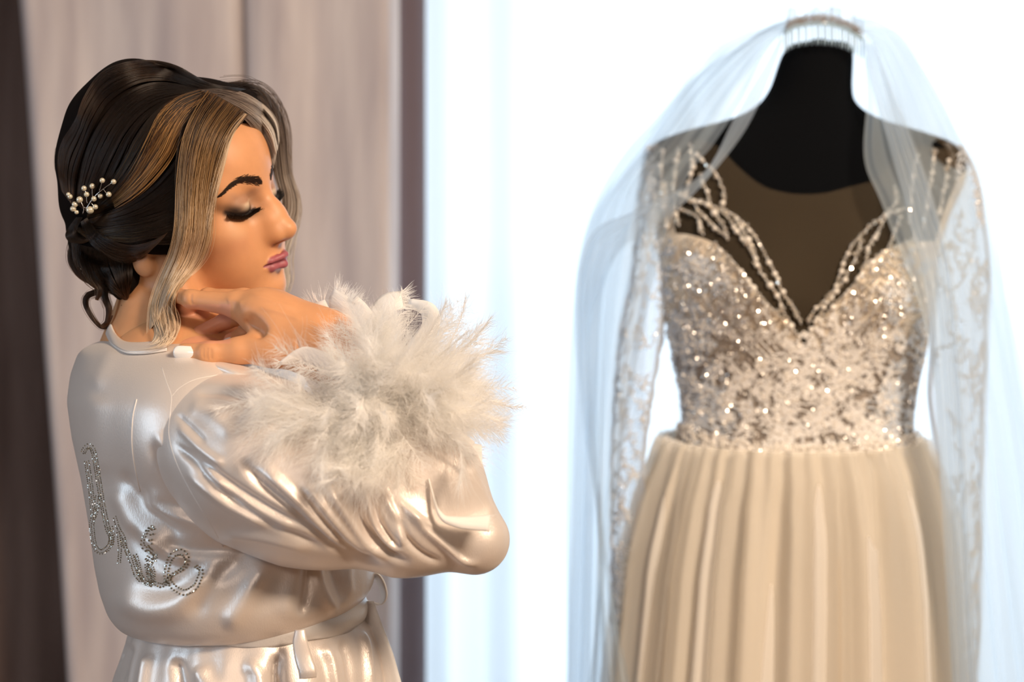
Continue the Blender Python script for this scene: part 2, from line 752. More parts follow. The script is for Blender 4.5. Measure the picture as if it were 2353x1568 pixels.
def rotz(d):
    a = math.radians(d)
    return np.array([[math.cos(a), -math.sin(a), 0], [math.sin(a), math.cos(a), 0], [0, 0, 1]])


def roty(d):
    a = math.radians(d)
    return np.array([[math.cos(a), 0, math.sin(a)], [0, 1, 0], [-math.sin(a), 0, math.cos(a)]])


head = [
    hell(-.012, 0, .038, .100, .075, .080, k=.01),
    hell(.033, 0, .030, .0625, .064, .060, k=.02),            # forehead
    hell(.030, 0, -.038, .062, .058, .068, k=.03),           # mid face
    hell(.058, 0, -.069, .0435, .035, .034, k=.02),           # mouth barrel
    hell(.080, 0, -.100, .0180, .019, .0135, k=.018),        # chin
]
for s in (1, -1):
    head += [
        hrc((-.002, s * .054, -.058), .015, (.070, s * .012, -.100), .013, k=.03),   # jaw
        hrc((-.002, s * .058, -.05), .014, (.004, s * .06, .0), .014, k=.03),
        hell(.056, s * .040, -.029, .026, .022, .020, k=.022),                       # cheekbone
        hell(.060, s * .030, -.058, .026, .020, .026, k=.025),
        hrc((.081, s * .010, .015), .009, (.064, s * .044, .018), .010, k=.014),     # brow
    ]
for s in (1, -1):
    head += [hell(.094, s * .032, -.002, .014, .018, .0125, 's', .014)]
for s in (1, -1):
    head += [hell(.0745, s * .031, -.0040, .0142, .0165, .0125, 'u', .0022),
             hell(.0680, s * .0325, .006, .0150, .019, .012, 'u', .010)]
head += [
    hrc((.086, 0, .010), .0078, (.1035, 0, -.016), .0076, k=.012),                    # nose bridge
    hrc((.101, 0, -.013), .0075, (.1135, 0, -.0325), .0084, k=.010),
    hell(.1155, 0, -.0350, .0092, .0088, .0082, k=.006),                             # tip
    hrc((.1155, 0, -.0405), .0038, (.100, 0, -.0475), .0045, k=.006),                  # columella
]
for s in (1, -1):
    head += [hell(.0950, s * .0120, -.0300, .012, .0070, .013, k=.018)]
for s in (1, -1):
    head += [hell(.1035, s * .0112, -.0390, .0105, .0058, .0070, k=.008)]
for s in (1, -1):
    head += [hell(.1060, s * .0078, -.0462, .0065, .0030, .0034, 's', .003)]
head += [hrc((.1070, 0, -.053), .0012, (.1080, 0, -.060), .0012, 's', .005)]          # philtrum
LIPS = []
for s in (1, -1):
    LIPS += [hrc((.1072, s * .003, -.0632), .0036, (.0995, s * .0150, -.0658), .0027, k=.004),
             hrc((.0995, s * .0150, -.0658), .0027, (.0850, s * .0290, -.0698), .0008, k=.004),
             hrc((.1045, 0, -.0735), .0048, (.0980, s * .0125, -.0732), .0040, k=.004),
             hrc((.0980, s * .0125, -.0732), .0040, (.0850, s * .0280, -.0704), .0008, k=.004)]
head += LIPS
for s in (1, -1):
    head += [hrc((.115, 0, -.0678), .0010, (.1030, s * .0135, -.0687), .0010, 's', .0022),
             hrc((.1030, s * .0135, -.0687), .0010, (.0855, s * .0315, -.0706), .0009, 's', .0025)]
head += [hell(.1045, 0, -.0850, .0065, .014, .0040, 's', .010)]
for s in (1, -1):   # ears
    er = rotz(s * 18) @ roty(-8)
    head += [hell(-.016, s * .0810, -.024, .0175, .0050, .032, k=.004, rot=er),
             hell(-.010, s * .0840, -.051, .0120, .0048, .0125, k=.004),
             hell(-.013, s * .0885, -.022, .0110, .0055, .021, 's', .004, rot=er),
             hell(-.0085, s * .0875, -.036, .0055, .0050, .007, 's', .004),
             hrc((.001, s * .080, -.030), .004, (.000, s * .081, -.038), .0035, k=.005)]
# neck and upper chest
NB = P(390, 800, 1.515)
neck = [rcone(P(405, 600, 1.53), .052, P(392, 745, 1.518), .0545, k=.02),
        rcone(P(392, 745, 1.518), .0545, P(385, 830, 1.515), .066, k=.02),
        rcone(P(300, 890, 1.60), .045, P(350, 800, 1.54), .045, k=.03),
        rcone(P(470, 900, 1.42), .045, P(400, 810, 1.49), .045, k=.03),
        rcone(P(385, 600, 1.472), .009, P(470, 780, 1.455), .009, k=.02),
        ell(P(430, 930, 1.51), (.10, .12, .085), k=.04)]
# right forearm and hand
hand = [
    rcone(P(1080, 1228, 1.345), .022, P(945, 1050, 1.355), .034, k=.01),             # forearm
    rcone(P(945, 1050, 1.355), .037, P(800, 850, 1.375), .026, k=.02),
    rcone(P(805, 855, 1.375), .025, P(745, 795, 1.385), .026, k=.015),
    rcone(P(745, 795, 1.385), .027, P(640, 745, 1.390), .024, k=.02),                # palm, thumb side
    rcone(P(745, 775, 1.395), .025, P(610, 712, 1.402), .020, k=.02),                # palm, knuckle side
    rcone(P(640, 745, 1.395), .022, P(600, 725, 1.405), .019, k=.015),
    rcone(P(740, 780, 1.425), .020, P(620, 735, 1.44), .014, k=.02),                 # little finger side
    rcone(P(720, 800, 1.380), .022, P(625, 800, 1.378), .0165, k=.02),               # thumb root
    rcone(P(625, 800, 1.378), .0165, P(550, 806, 1.375), .0125, k=.012),
    rcone(P(550, 806, 1.375), .0122, P(480, 813, 1.375), .0112, k=.006),
    rcone(P(480, 813, 1.375), .0110, P(425, 812, 1.377), .0098, k=.006),
    rcone(P(605, 712, 1.395), .0165, P(545, 701, 1.400), .0125, k=.014),             # index
    rcone(P(545, 701, 1.400), .0125, P(440, 688, 1.412), .0088, k=.006),
    rcone(P(440, 688, 1.412), .0088, P(402, 678, 1.432), .0072, k=.006),
    rcone(P(402, 678, 1.432), .0072, P(385, 680, 1.448), .0062, k=.006),
    rcone(P(640, 706, 1.415), .0150, P(560, 690, 1.425), .0115, k=.012),             # middle
    rcone(P(560, 690, 1.425), .0112, P(478, 683, 1.440), .0088, k=.005),
    rcone(P(478, 683, 1.440), .0088, P(425, 704, 1.446), .0078, k=.005),
    rcone(P(425, 704, 1.446), .0078, P(405, 712, 1.450), .0065, k=.005),
    rcone(P(660, 722, 1.425), .0140, P(595, 712, 1.432), .0105, k=.010),             # ring
    rcone(P(595, 712, 1.432), .0098, P(520, 737, 1.436), .0086, k=.004),
    rcone(P(520, 737, 1.436), .0085, P(458, 764, 1.430), .0066, k=.004),
    rcone(P(680, 745, 1.440), .0125, P(615, 748, 1.438), .0090, k=.010),             # little
    rcone(P(615, 748, 1.438), .0082, P(565, 765, 1.436), .0072, k=.004),
    rcone(P(565, 765, 1.436), .0072, P(528, 780, 1.430), .0060, k=.004),
    ell(P(590, 712, 1.384), (.014, .010, .010), k=.012),                             # knuckle
    ell(P(478, 813, 1.366), (.009, .004, .009), k=.006),
    rcone(P(575, 745, 1.372), .004, P(600, 765, 1.368), .004, 's', .012),
]
skin_prims = head + neck + hand
sv, sq = surfnet(skin_prims, (-.46, 1.27, 1.17), (.03, 1.70, 1.66), 0.00135, 20, smooth=1)
sv = folds(sv, vnormals(sv, sq), [
    ([(469, 799), (467, 813), (470, 828)], 2.6, -.0009), ([(477, 796), (475, 813), (478, 831)], 2.6, -.0011), ([(485, 798), (484, 813), (487, 829)], 2.6, -.0009),
    ([(440, 673), (438, 686), (441, 702)], 2.6, -.0009), ([(408, 672), (406, 684)], 2.4, -.0006),
    ([(680, 775), (686, 800), (694, 825)], 3.0, -.0010), ([(668, 800), (676, 818), (690, 832)], 3.0, -.0007),
    ([(520, 695), (535, 690), (560, 700)], 8, .0008), ([(590, 705), (640, 716), (700, 738)], 6, .0010), ([(570, 672), (620, 690), (690, 712)], 5, .0008),
    ([(560, 735), (585, 752), (600, 760)], 5, -.0012)])
skin_bt = bvh(sv, sq)

# hidden trunk, legs and other arm
HIPC = P(575, 1560, 1.50)
trunk = [ell(P(440, 980, 1.505), (.11, .135, .13), k=.03), ell(P(520, 1220, 1.50), (.095, .12, .13), k=.05),
         ell(P(560, 1420, 1.50), (.085, .105, .10), k=.05), ell((HIPC[0], 1.50, .93), (.105, .14, .12), k=.05)]
for s in (1, -1):
    hx = HIPC[0] + s * .035
    hy = 1.50 - s * .075
    trunk += [rcone((hx, hy, .88), .082, (hx, hy, .50), .052, k=.03), rcone((hx, hy, .50), .052, (hx - .01, hy, .10), .034, k=.02),
              rcone((hx - .02, hy, .05), .034, (hx + .13, hy, .035), .028, k=.03)]
trunk += [rcone(P(455, 985, 1.385), .047, P(1070, 1225, 1.345), .024, k=.02)]
AL = [np.array(a) for a in ((-.42, 1.63, 1.30), (-.35, 1.665, 1.04), (-.24, 1.665, .96), (-.225, 1.66, .93))]
trunk += [rcone(AL[0], .047, AL[1], .036, k=.02), rcone(AL[1], .036, AL[2], .025, k=.02), rcone(AL[2], .027, AL[3], .03, k=.02)]
for i, (dy, ln) in enumerate(((-.03, .062), (-.012, .072), (.007, .068), (.025, .055))):
    a = AL[3] + np.array([.015, dy, .0])
    m_ = a + np.array([ln * .55, -.006, .006])
    trunk += [rcone(a, .0095, m_, .0085, k=.006), rcone(m_, .0085, m_ + np.array([ln * .35, -.004, -.02]), .0065, k=.004)]
trunk += [rcone(AL[3] + np.array([-.02, -.02, .01]), .012, AL[3] + np.array([.035, -.05, .03]), .008, k=.01)]
tv, tq = surfnet(trunk, (-.62, 1.25, -.01), (.06, 1.80, 1.42), 0.007, 10, smooth=1)
bv = np.vstack([sv, tv])
bq = np.vstack([sq, tq + len(sv)])

PERSON = empty('person', (float(HIPC[0]), 1.50, 0.0))
tag(PERSON, 'woman in a white satin robe and feather cuffs, eyes closed, hand under her chin', 'person')
M_skin = mat('skin', (0.72, 0.42, 0.26), 0.48, 0, 0.4, Subsurface_Weight=0.12, Subsurface_Scale=0.01, Subsurface_Radius=(1.0, 0.35, 0.2))
body = mesh('body', bv, bq, M_skin, PERSON)

# make-up: colour that sits on the skin itself
L = toH(sv)
ay = np.abs(L[:, 1])
skin_c = np.array([0.63, 0.305, 0.145])
C = np.tile(skin_c, (len(bv), 1))


def mixc(mask, col):
    m = np.clip(mask, 0, 1)[:, None]
    C[:len(sv)] = C[:len(sv)] * (1 - m) + np.array(col) * m


def sst(a, b_, x):
    t = np.clip((x - a) / (b_ - a), 0, 1)
    return t * t * (3 - 2 * t)


front = sst(.03, .055, L[:, 0])
mixc(.60 * np.exp(-((ay - .050) / .020) ** 2 - ((L[:, 2] + .050 - (L[:, 0] - .04) * .3) / .014) ** 2) * front, (0.52, 0.24, 0.13))   # contour
mixc(.35 * np.exp(-((ay - .047) / .012) ** 2 - ((L[:, 2] + .026) / .008) ** 2) * front, (0.80, 0.50, 0.29))                           # cheek light
lx = ay - .031
lash_z = -.0105 + .30 * np.abs(lx) ** 1.0 * (np.abs(lx) > 0)
up = L[:, 2] - (-.0105 + 14 * lx ** 2)
eyereg = np.exp(-(lx / .019) ** 4) * front
mixc(.85 * eyereg * sst(-.006, .0, up) * (1 - sst(.016, .026, up)), (0.36, 0.20, 0.13))          # brown shadow
mixc(.85 * eyereg * sst(.001, .004, up) * (1 - sst(.009, .013, up)) * np.exp(-((lx + .003) / .009) ** 2), (0.78, 0.62, 0.44))     # shimmer lid
dark = np.exp(-((up - .0005) / .0062) ** 2) * (1 - sst(.019, .024, lx)) * sst(-.018, -.010, lx)
dark = np.maximum(dark, .95 * np.exp(-((lx - .014) / .010) ** 2 - ((up - .0035) / .0065) ** 2))
mixc(dark * front, (0.02, 0.012, 0.01))
dl = evalsdf(LIPS, sv)
lipm = (1 - sst(.0004, .0016, dl)) * (L[:, 0] > .08)
mixc(lipm, (0.36, 0.10, 0.12))
mixc(lipm * np.exp(-((L[:, 2] + .0684) / .0010) ** 2), (0.16, 0.03, 0.04))
# warmer finger tips
hp = proj(sv)
tipm = ((hp[:, 0] < 530) & (hp[:, 1] > 700) & (hp[:, 1] < 790) & (hp[:, 0] > 400) & (sv[:, 1] < 1.47) & (L[:, 0] > .02))
mixc(.35 * tipm, (0.74, 0.30, 0.24))
ca = body.data.color_attributes.new('makeup', 'FLOAT_COLOR', 'POINT')
ca.data.foreach_set('color', np.hstack([C, np.ones((len(C), 1))]).astype(np.float32).ravel())
nt = M_skin.node_tree
at = nt.nodes.new('ShaderNodeAttribute')
at.attribute_name = 'makeup'
nz = nt.nodes.new('ShaderNodeTexNoise')
nz.inputs['Scale'].default_value = 60
nz.inputs['Detail'].default_value = 5
mr = nt.nodes.new('ShaderNodeMapRange')
mr.inputs['To Min'].default_value = 0.90
mr.inputs['To Max'].default_value = 1.10
mx = nt.nodes.new('ShaderNodeMix')
mx.data_type = 'RGBA'
mx.blend_type = 'MULTIPLY'
mx.inputs[0].default_value = 1
tc = nt.nodes.new('ShaderNodeTexCoord')
nt.links.new(tc.outputs['Object'], nz.inputs[0])
nt.links.new(nz.outputs[0], mr.inputs[0])
nt.links.new(at.outputs['Color'], mx.inputs[6])
nt.links.new(mr.outputs[0], mx.inputs[7])
nt.links.new(mx.outputs[2], nt.nodes['Principled BSDF'].inputs['Base Color'])
noise_bump(M_skin, 900, 0.12, 0.0006)


# nails
def nail(center, along, width_dir, ln, wd, name='nail'):
    along = along / np.linalg.norm(along)
    wdir = width_dir - along * (width_dir @ along)
    wdir /= np.linalg.norm(wdir)
    n = np.cross(along, wdir)
    if n[1] > 0:
        n = -n
    nu, nv = 13, 15
    V = []
    for lay in (0, 1):
        for j in range(nv):
            for i in range(nu):
                u = i / (nu - 1) * 2 - 1
                v = j / (nv - 1) * 2 - 1
                ww = wd * (1 - .10 * abs(v) ** 3) * (1 - (.22 if v > 0 else .12) * max(0, abs(v) - .75) / .25)
                p = center + along * ln * v * (1 - .10 * u * u * (1 if v < 0 else .5)) + wdir * ww * u + n * (-.0035 * u * u + .0016 - .0008 * v * v - lay * .0011)
                V.append(p)
    g = grid(nu, nv)
    m = nu * nv
    Fc = [list(f) for f in g] + [[a + m for a in f[::-1]] for f in g]
    edge = [(i, i + 1) for i in range(nu - 1)] + [(i * nu + nu - 1, (i + 1) * nu + nu - 1) for i in range(nv - 1)] + \
           [((nv - 1) * nu + i + 1, (nv - 1) * nu + i) for i in range(nu - 1)] + [((i + 1) * nu, i * nu) for i in range(nv - 1)]
    Fc += [[b_, a, a + m, b_ + m] for a, b_ in edge]
    return mesh(name, V, Fc, M_nail, PERSON)


M_nail = mat('white_nail_polish', (0.90, 0.86, 0.82), 0.12, 0, 0.6, Coat_Weight=0.6)
nail(P(426, 811, 1.3668), P(400, 810, 1.3668) - P(450, 813, 1.3668), P(426, 790, 1.3668) - P(426, 830, 1.3668), .0118, .0066)
nail(P(447, 770, 1.4245), P(438, 776, 1.4245) - P(458, 765, 1.4245), P(449, 780, 1.4245) - P(449, 760, 1.43), .0060, .0050)
nail(P(521, 782, 1.4245), P(512, 787, 1.4245) - P(530, 778, 1.4245), P(523, 790, 1.4245) - P(523, 773, 1.43), .0048, .0044)

# lashes and brows
M_lash = mat('lash', (0.006, 0.004, 0.004), 0.5)
for s in (1, -1):
    st, rd = [], []
    for i in range(900):
        t = rng.uniform(-1, 1.15)
        y = .031 + .0160 * t
        z = -.0120 + 14 * (y - .031) ** 2 + rng.uniform(-.0012, .0012)
        q = Vector(H(.15, s * y, z))
        h = skin_bt.ray_cast(q, -Vector(hf))
        if h[0] is None:
            continue
        p0 = np.array(h[0])
        ln = rng.uniform(.007, .0125) * (1 + .15 * t)
        side = .35 * t + rng.uniform(-.15, .15)
        d = hf * .70 + s * hr * (side + .30) - hu * (.75 + .25 * rng.uniform(-1, 1))
        d /= np.linalg.norm(d)
        tt = np.linspace(0, 1, 6)[:, None]
        st.append(p0 + d * ln * tt + hu * ln * .75 * tt ** 2)
        rd.append(np.linspace(.00030, .00006, 6))
    curves('eyelashes', st, rd, M_lash, PERSON)
M_brow = mat('brow_hair', (0.022, 0.010, 0.006), 0.6, 0, 0.2)
for s in (1, -1):
    st, rd = [], []
    for i in range(1000):
        t = rng.uniform(0, 1)
        y = .008 + .047 * t
        z = .0175 + .0085 * math.sin(min(t / .66, 1) * math.pi / 2) - .013 * (max(0, t - .55) / .45) ** 1.6
        wd = .0046 * (1 - .82 * (max(0, t - .35) / .65) ** 1.2) * (1 - .35 * max(0, .12 - t) / .12)
        v = float(np.clip(rng.normal() * .5, -1.25, 1.25))
        q = Vector(H(.15, s * y, z + v * wd))
        h = skin_bt.ray_cast(q, -Vector(hf))
        if h[0] is None:
            continue
        p0 = np.array(h[0])
        n0 = np.array(h[1])
        if n0 @ hf < 0:
            n0 = -n0
        d = s * hr * 1.0 + hu * (.55 - .9 * t) - hf * (.25 + .6 * t) + hu * (-v * .25)
        d = d - n0 * (d @ n0)
        d /= np.linalg.norm(d)
        ln = rng.uniform(.004, .007)
        tt = np.linspace(0, 1, 5)[:, None]
        st.append(p0 + d * ln * tt + n0 * (.0002 + .0006 * tt * (1 - tt)))
        rd.append(np.linspace(.00016, .00004, 5))
    curves('eyebrow', st, rd, M_brow, PERSON)
# ------------------------------------------------------------------ hair: the pinned-up mass
HAIR = empty('hair', (0, 0, 0))
HAIR.parent = PERSON
HAIR.location = -PERSON.location


def pe(px, py, Y, rx, ry, rz, k=.02, op='u'):
    return ell(P(px, py, Y), (rx, ry, rz), None, op, k)


hm = [
    hell(-.018, 0, .040, .100, .082, .085, k=.01),
    hell(.020, 0, .048, .070, .074, .066, k=.02),
    hell(.112, 0, -.014, .073, .082, .099, 's', .010),
    pe(318, 232, 1.505, .048, .070, .0445), pe(258, 300, 1.51, .048, .074, .050), pe(222, 385, 1.52, .041, .066, .048),
    pe(430, 285, 1.50, .055, .060, .045), pe(505, 268, 1.505, .038, .050, .033), pe(560, 248, 1.535, .022, .036, .020),
    pe(228, 478, 1.52, .036, .055, .036), pe(218, 470, 1.50, .030, .030, .030),
    pe(233, 560, 1.515, .034, .048, .030, k=.008), pe(205, 530, 1.50, .024, .028, .018, k=.006), pe(275, 555, 1.475, .040, .030, .026, k=.01),
    pe(330, 520, 1.450, .040, .022, .028, k=.015), pe(395, 470, 1.452, .040, .024, .050, k=.02),
    pe(272, 615, 1.52, .032, .040, .026, k=.01), pe(285, 645, 1.53, .022, .030, .020, k=.01), pe(300, 635, 1.50, .026, .040, .030, k=.01),
]
hv, hq = surfnet(hm, (-.52, 1.37, 1.42), (-.18, 1.66, 1.72), 0.002, 16, smooth=2)
M_hairbase = mat('dark_hair_mass', (0.008, 0.005, 0.004), 0.8, 0, 0.06)
hn = vnormals(hv, hq)
mesh('pinned_up_hair', hv - hn * .0015, hq, M_hairbase, HAIR)
hair_bt = bvh(hv, hq)
nsv = len(sv)
both_bt = BVHTree.FromPolygons([tuple(v) for v in np.vstack([hv, sv])], [tuple(int(i) for i in q) for q in np.vstack([hq, sq + len(hv)])])

DK = [(0.0, (0.010, 0.006, 0.004)), (0.6, (0.014, 0.007, 0.004)), (1.0, (0.040, 0.018, 0.008))]
M_dark = hair_mat('dark_strands', DK, .25, .5)
M_gold = hair_mat('golden_strands', [(0.0, (0.012, 0.006, 0.003)), (0.22, (0.06, 0.026, 0.009)), (0.45, (0.20, 0.095, 0.028)), (0.75, (0.42, 0.22, 0.075)), (1.0, (0.05, 0.022, 0.009))], .2, .9, plain=True)
M_goldd = hair_mat('gold_flecked_strands', [(0.0, (0.010, 0.006, 0.004)), (0.7, (0.016, 0.008, 0.004)), (0.86, (0.16, 0.07, 0.02)), (1.0, (0.03, 0.015, 0.007))], .28, .9)
M_blond = hair_mat('blonde_strands', [(0.0, (0.018, 0.010, 0.006)), (0.12, (0.07, 0.032, 0.012)), (0.28, (0.19, 0.10, 0.035)), (0.50, (0.32, 0.195, 0.09)), (0.78, (0.60, 0.44, 0.29)), (1.0, (0.72, 0.58, 0.44))], .2, .55, plain=True)
M_blond2 = hair_mat('pale_blonde_strands', [(0.0, (0.42, 0.29, 0.17)), (0.5, (0.62, 0.46, 0.31)), (1.0, (0.74, 0.61, 0.47))], .2, .5, plain=True)
M_ash = hair_mat('ash_blonde_strands', [(0.0, (0.05, 0.035, 0.03)), (0.3, (0.12, 0.085, 0.07)), (0.6, (0.34, 0.28, 0.235)), (1.0, (0.56, 0.51, 0.46))], .3, .4, plain=True)


def sheet(name, A, B, n, material, rad=.00016, lift=(.0004, .003), bt=None, npt=22, wob=3.0, flyaway=.02, extra=None, clump=0.35, nclump=14, default=1.45):
    """strands that fill the band between two guide lines and lie on the head and hair"""
    bt = bt or both_bt
    a = catmull(A, npt)
    b_ = catmull(B, npt)
    M = 9
    G = []
    for i in range(M):
        t = i / (M - 1)
        G.append(cast_many(bt, a * (1 - t) + b_ * t, 0.0, default))
    G = np.array(G)                     # M, npt, 3
    if extra is not None:               # smooth the depth so the lock bridges hollows
        G = G.copy()
        for _ in range(extra):
            G[:, 1:-1] = (G[:, :-2] + G[:, 1:-1] * 2 + G[:, 2:]) / 4
    view = np.array(CAM) - G
    view /= np.linalg.norm(view, axis=2)[..., None]
    st, rd = [], []
    cl = np.sort(rng.uniform(0, 1, nclump))
    s = np.linspace(0, 1, npt)
    for i in range(n):
        t0 = rng.uniform(0, 1)
        c = cl[np.argmin(abs(cl - t0))]
        t = t0 + (c - t0) * clump * s
        t = t + wob / 1000.0 * np.sin(s * rng.uniform(4, 9) + rng.uniform(0, 6.3)) * rng.uniform(0, 4)
        if rng.uniform() < flyaway:
            t = t + rng.normal() * .16 * s ** 1.5
            lf = lift[1] * 2.2
        else:
            lf = rng.uniform(*lift)
        t = np.clip(t, -.15, 1.15) * (M - 1)
        k = np.clip(np.floor(t).astype(int), 0, M - 2)
        f = (t - k)[:, None]
        j = np.arange(npt)
        p = G[k, j] * (1 - f) + G[k + 1, j] * f
        w = view[k, j]
        # cross-section dome so that a band looks rounded
        dome = lift[1] * (1 - (2 * np.clip(t / (M - 1), 0, 1) - 1) ** 2)
        cut = npt if rng.uniform() > .10 else rng.integers(int(npt * .85), npt)
        p = p + w * (lf + dome)[:, None]
        st.append(p[:cut])
        r = rad * rng.uniform(.7, 1.3)
        rd.append(r * np.concatenate([np.ones(cut - 4), [.9, .75, .5, .2]]))
    return curves(name, st, rd, material, HAIR)


def lock(name, pts, r0, r1, n, material, rad=.00016, npt=30, twist=1.2, parent=None, flat=1.0, spread=None):
    """a free bundle of strands along a 3-D line; pts = (px, py, distance)"""
    c = catmull([P(*p) for p in pts], npt)
    T = np.gradient(c, axis=0)
    T /= np.linalg.norm(T, axis=1)[:, None]
    up = np.array([0, 1.0, 0])
    N = np.cross(T, up)
    N /= np.linalg.norm(N, axis=1)[:, None] + 1e-9
    B = np.cross(T, N)
    s = np.linspace(0, 1, npt)
    R = r0 + (r1 - r0) * s
    if spread is not None:
        R = np.interp(s, *spread)
    st, rd = [], []
    for i in range(n):
        q = math.sqrt(rng.uniform()) * (1 if rng.uniform() > .06 else 1.7)
        a0 = rng.uniform(0, 6.283)
        a = a0 + twist * s * rng.uniform(.7, 1.3) + .25 * np.sin(s * 9 + a0)
        p = c + (N * np.cos(a)[:, None] + B * (flat * np.sin(a))[:, None]) * (R * q)[:, None]
        cut = npt if rng.uniform() > .4 else rng.integers(int(npt * .75), npt)
        st.append(p[:cut])
        r = rad * rng.uniform(.7, 1.3)
        rd.append(r * np.concatenate([np.ones(cut - 4), [.9, .75, .5, .2]]))
    return curves(name, st, rd, material, HAIR)


# crown, back and side of the updo
def hs(name, A, B, n, m, **k):
    return sheet(name, A, B, n, m, bt=hair_bt, **k)


hs('strands', [(565, 205), (480, 190), (400, 148), (320, 138), (240, 160), (195, 215), (172, 275), (140, 330), (133, 385), (142, 440)],
   [(500, 225), (440, 200), (375, 185), (310, 195), (250, 235), (215, 290), (190, 350), (175, 400), (170, 440), (172, 480)], 1500, M_dark)
hs('strands', [(470, 210), (420, 195), (350, 190), (290, 215), (240, 265), (205, 330), (185, 400), (175, 470)],
   [(450, 215), (390, 235), (340, 270), (300, 320), (275, 370), (250, 420), (225, 460), (205, 490)], 1700, M_dark)
hs('strands', [(440, 212), (385, 235), (340, 270), (305, 320), (280, 370), (250, 420), (225, 460), (200, 492)],
   [(500, 222), (440, 262), (400, 320), (370, 370), (330, 420), (290, 460), (240, 485), (200, 500)], 1500, M_goldd, clump=.5)
hs('strands', [(480, 250), (440, 310), (400, 370), (360, 420), (310, 460), (260, 485), (200, 505)],
   [(450, 420), (430, 460), (390, 490), (340, 505), (290, 515), (235, 520), (185, 515)], 1700, M_dark, clump=.5)
hs('strands', [(450, 400), (430, 450), (380, 490), (320, 510), (260, 520), (210, 530), (170, 520)],
   [(430, 560), (390, 562), (340, 562), (290, 570), (240, 560), (210, 555), (175, 530)], 1700, M_goldd, clump=.4)
# bun: overlapping rolls
sheet('strands', [(175, 500), (160, 520), (150, 540), (160, 556), (190, 560), (215, 548)], [(190, 500), (182, 515), (176, 530), (182, 545), (200, 550), (220, 535)], 500, M_dark, bt=hair_bt, lift=(.001, .005))
sheet('strands', [(185, 510), (200, 550), (235, 585), (280, 605), (320, 598), (350, 572), (375, 548)], [(200, 500), (225, 530), (255, 550), (295, 562), (330, 560), (360, 550), (385, 535)], 1100, M_dark, bt=hair_bt, lift=(.001, .006))
sheet('strands', [(175, 560), (180, 600), (205, 635), (245, 665), (285, 690)], [(300, 590), (305, 615), (305, 640), (300, 665), (295, 690)], 900, M_dark, bt=hair_bt, lift=(.0005, .003))

# swept front: over the temple and down past the cheek
hs('strands', [(455, 205), (405, 222), (362, 262), (335, 318), (312, 370), (285, 415), (255, 450)],
   [(520, 222), (455, 262), (420, 315), (392, 370), (350, 420), (305, 458), (265, 482)], 900, M_gold, lift=(.001, .0045), clump=.6, nclump=22, rad=.00018)
sheet('front_lock', [(478, 208), (440, 260), (418, 320), (408, 400), (405, 470), (404, 530), (390, 590), (362, 650), (345, 705), (343, 760)],
      [(573, 262), (532, 310), (508, 370), (498, 420), (490, 470), (487, 520), (480, 565), (455, 615), (405, 662), (392, 700)],
      5200, M_blond, lift=(.004, .0075), clump=.5, nclump=34, rad=.00014, extra=5, flyaway=.03, npt=34)
sheet('front_lock', [(470, 205), (430, 260), (410, 320), (402, 400), (402, 470), (400, 510), (396, 540)],
      [(560, 256), (520, 310), (498, 370), (488, 420), (482, 470), (478, 505), (474, 530)],
      1000, M_goldd, lift=(.002, .007), clump=.6, nclump=26, rad=.00018, extra=5, npt=30)
sheet('front_lock', [(345, 700), (345, 730), (355, 760), (350, 785), (330, 795)], [(392, 690), (412, 720), (415, 750), (398, 778), (365, 792)], 500, M_blond2,
      lift=(.006, .009), rad=.00019, extra=6, clump=.3)
sheet('front_lock', [(372, 640), (350, 700), (346, 740), (372, 775), (360, 800), (310, 800)], [(440, 630), (400, 690), (412, 740), (408, 775), (385, 800), (320, 806)], 350, M_blond2,
      lift=(.007, .011), rad=.00019, extra=6, clump=.5, wob=8)
# wisps beside the face
sheet('strands', [(560, 260), (525, 300), (500, 370), (478, 440), (465, 500)], [(568, 262), (535, 315), (515, 390), (500, 450), (482, 540)], 120, M_blond2, lift=(.004, .007), rad=.00014, flyaway=.1)
hs('strands', [(455, 205), (500, 200), (560, 212), (605, 238), (635, 275), (643, 320)], [(500, 226), (535, 248), (563, 275), (588, 303), (610, 340), (628, 388)], 1300, M_ash, lift=(.001, .004), clump=.3)
# far side: parted hair falling behind the forehead
FY = 1.555
lock('far_lock', [(520, 228, 1.52), (575, 228, 1.54), (618, 262, FY + .01), (636, 310, FY + .02), (641, 360, FY + .025), (650, 410, FY + .03), (664, 450, FY + .03), (668, 490, FY + .03), (655, 540, FY + .03), (645, 600, FY + .025), (650, 650, FY + .02), (632, 692, FY + .01)],
     .012, .010, 1700, M_ash, flat=1.3, twist=.8, spread=([0, .12, .3, .5, .7, .85, 1], [.009, .015, .011, .008, .009, .009, .005]), rad=.00018)
lock('far_lock', [(500, 215, 1.50), (560, 212, 1.53), (605, 235, FY), (630, 280, FY + .02), (640, 330, FY + .03)],
     .010, .008, 700, M_dark, flat=1.8, twist=.8, rad=.00018)
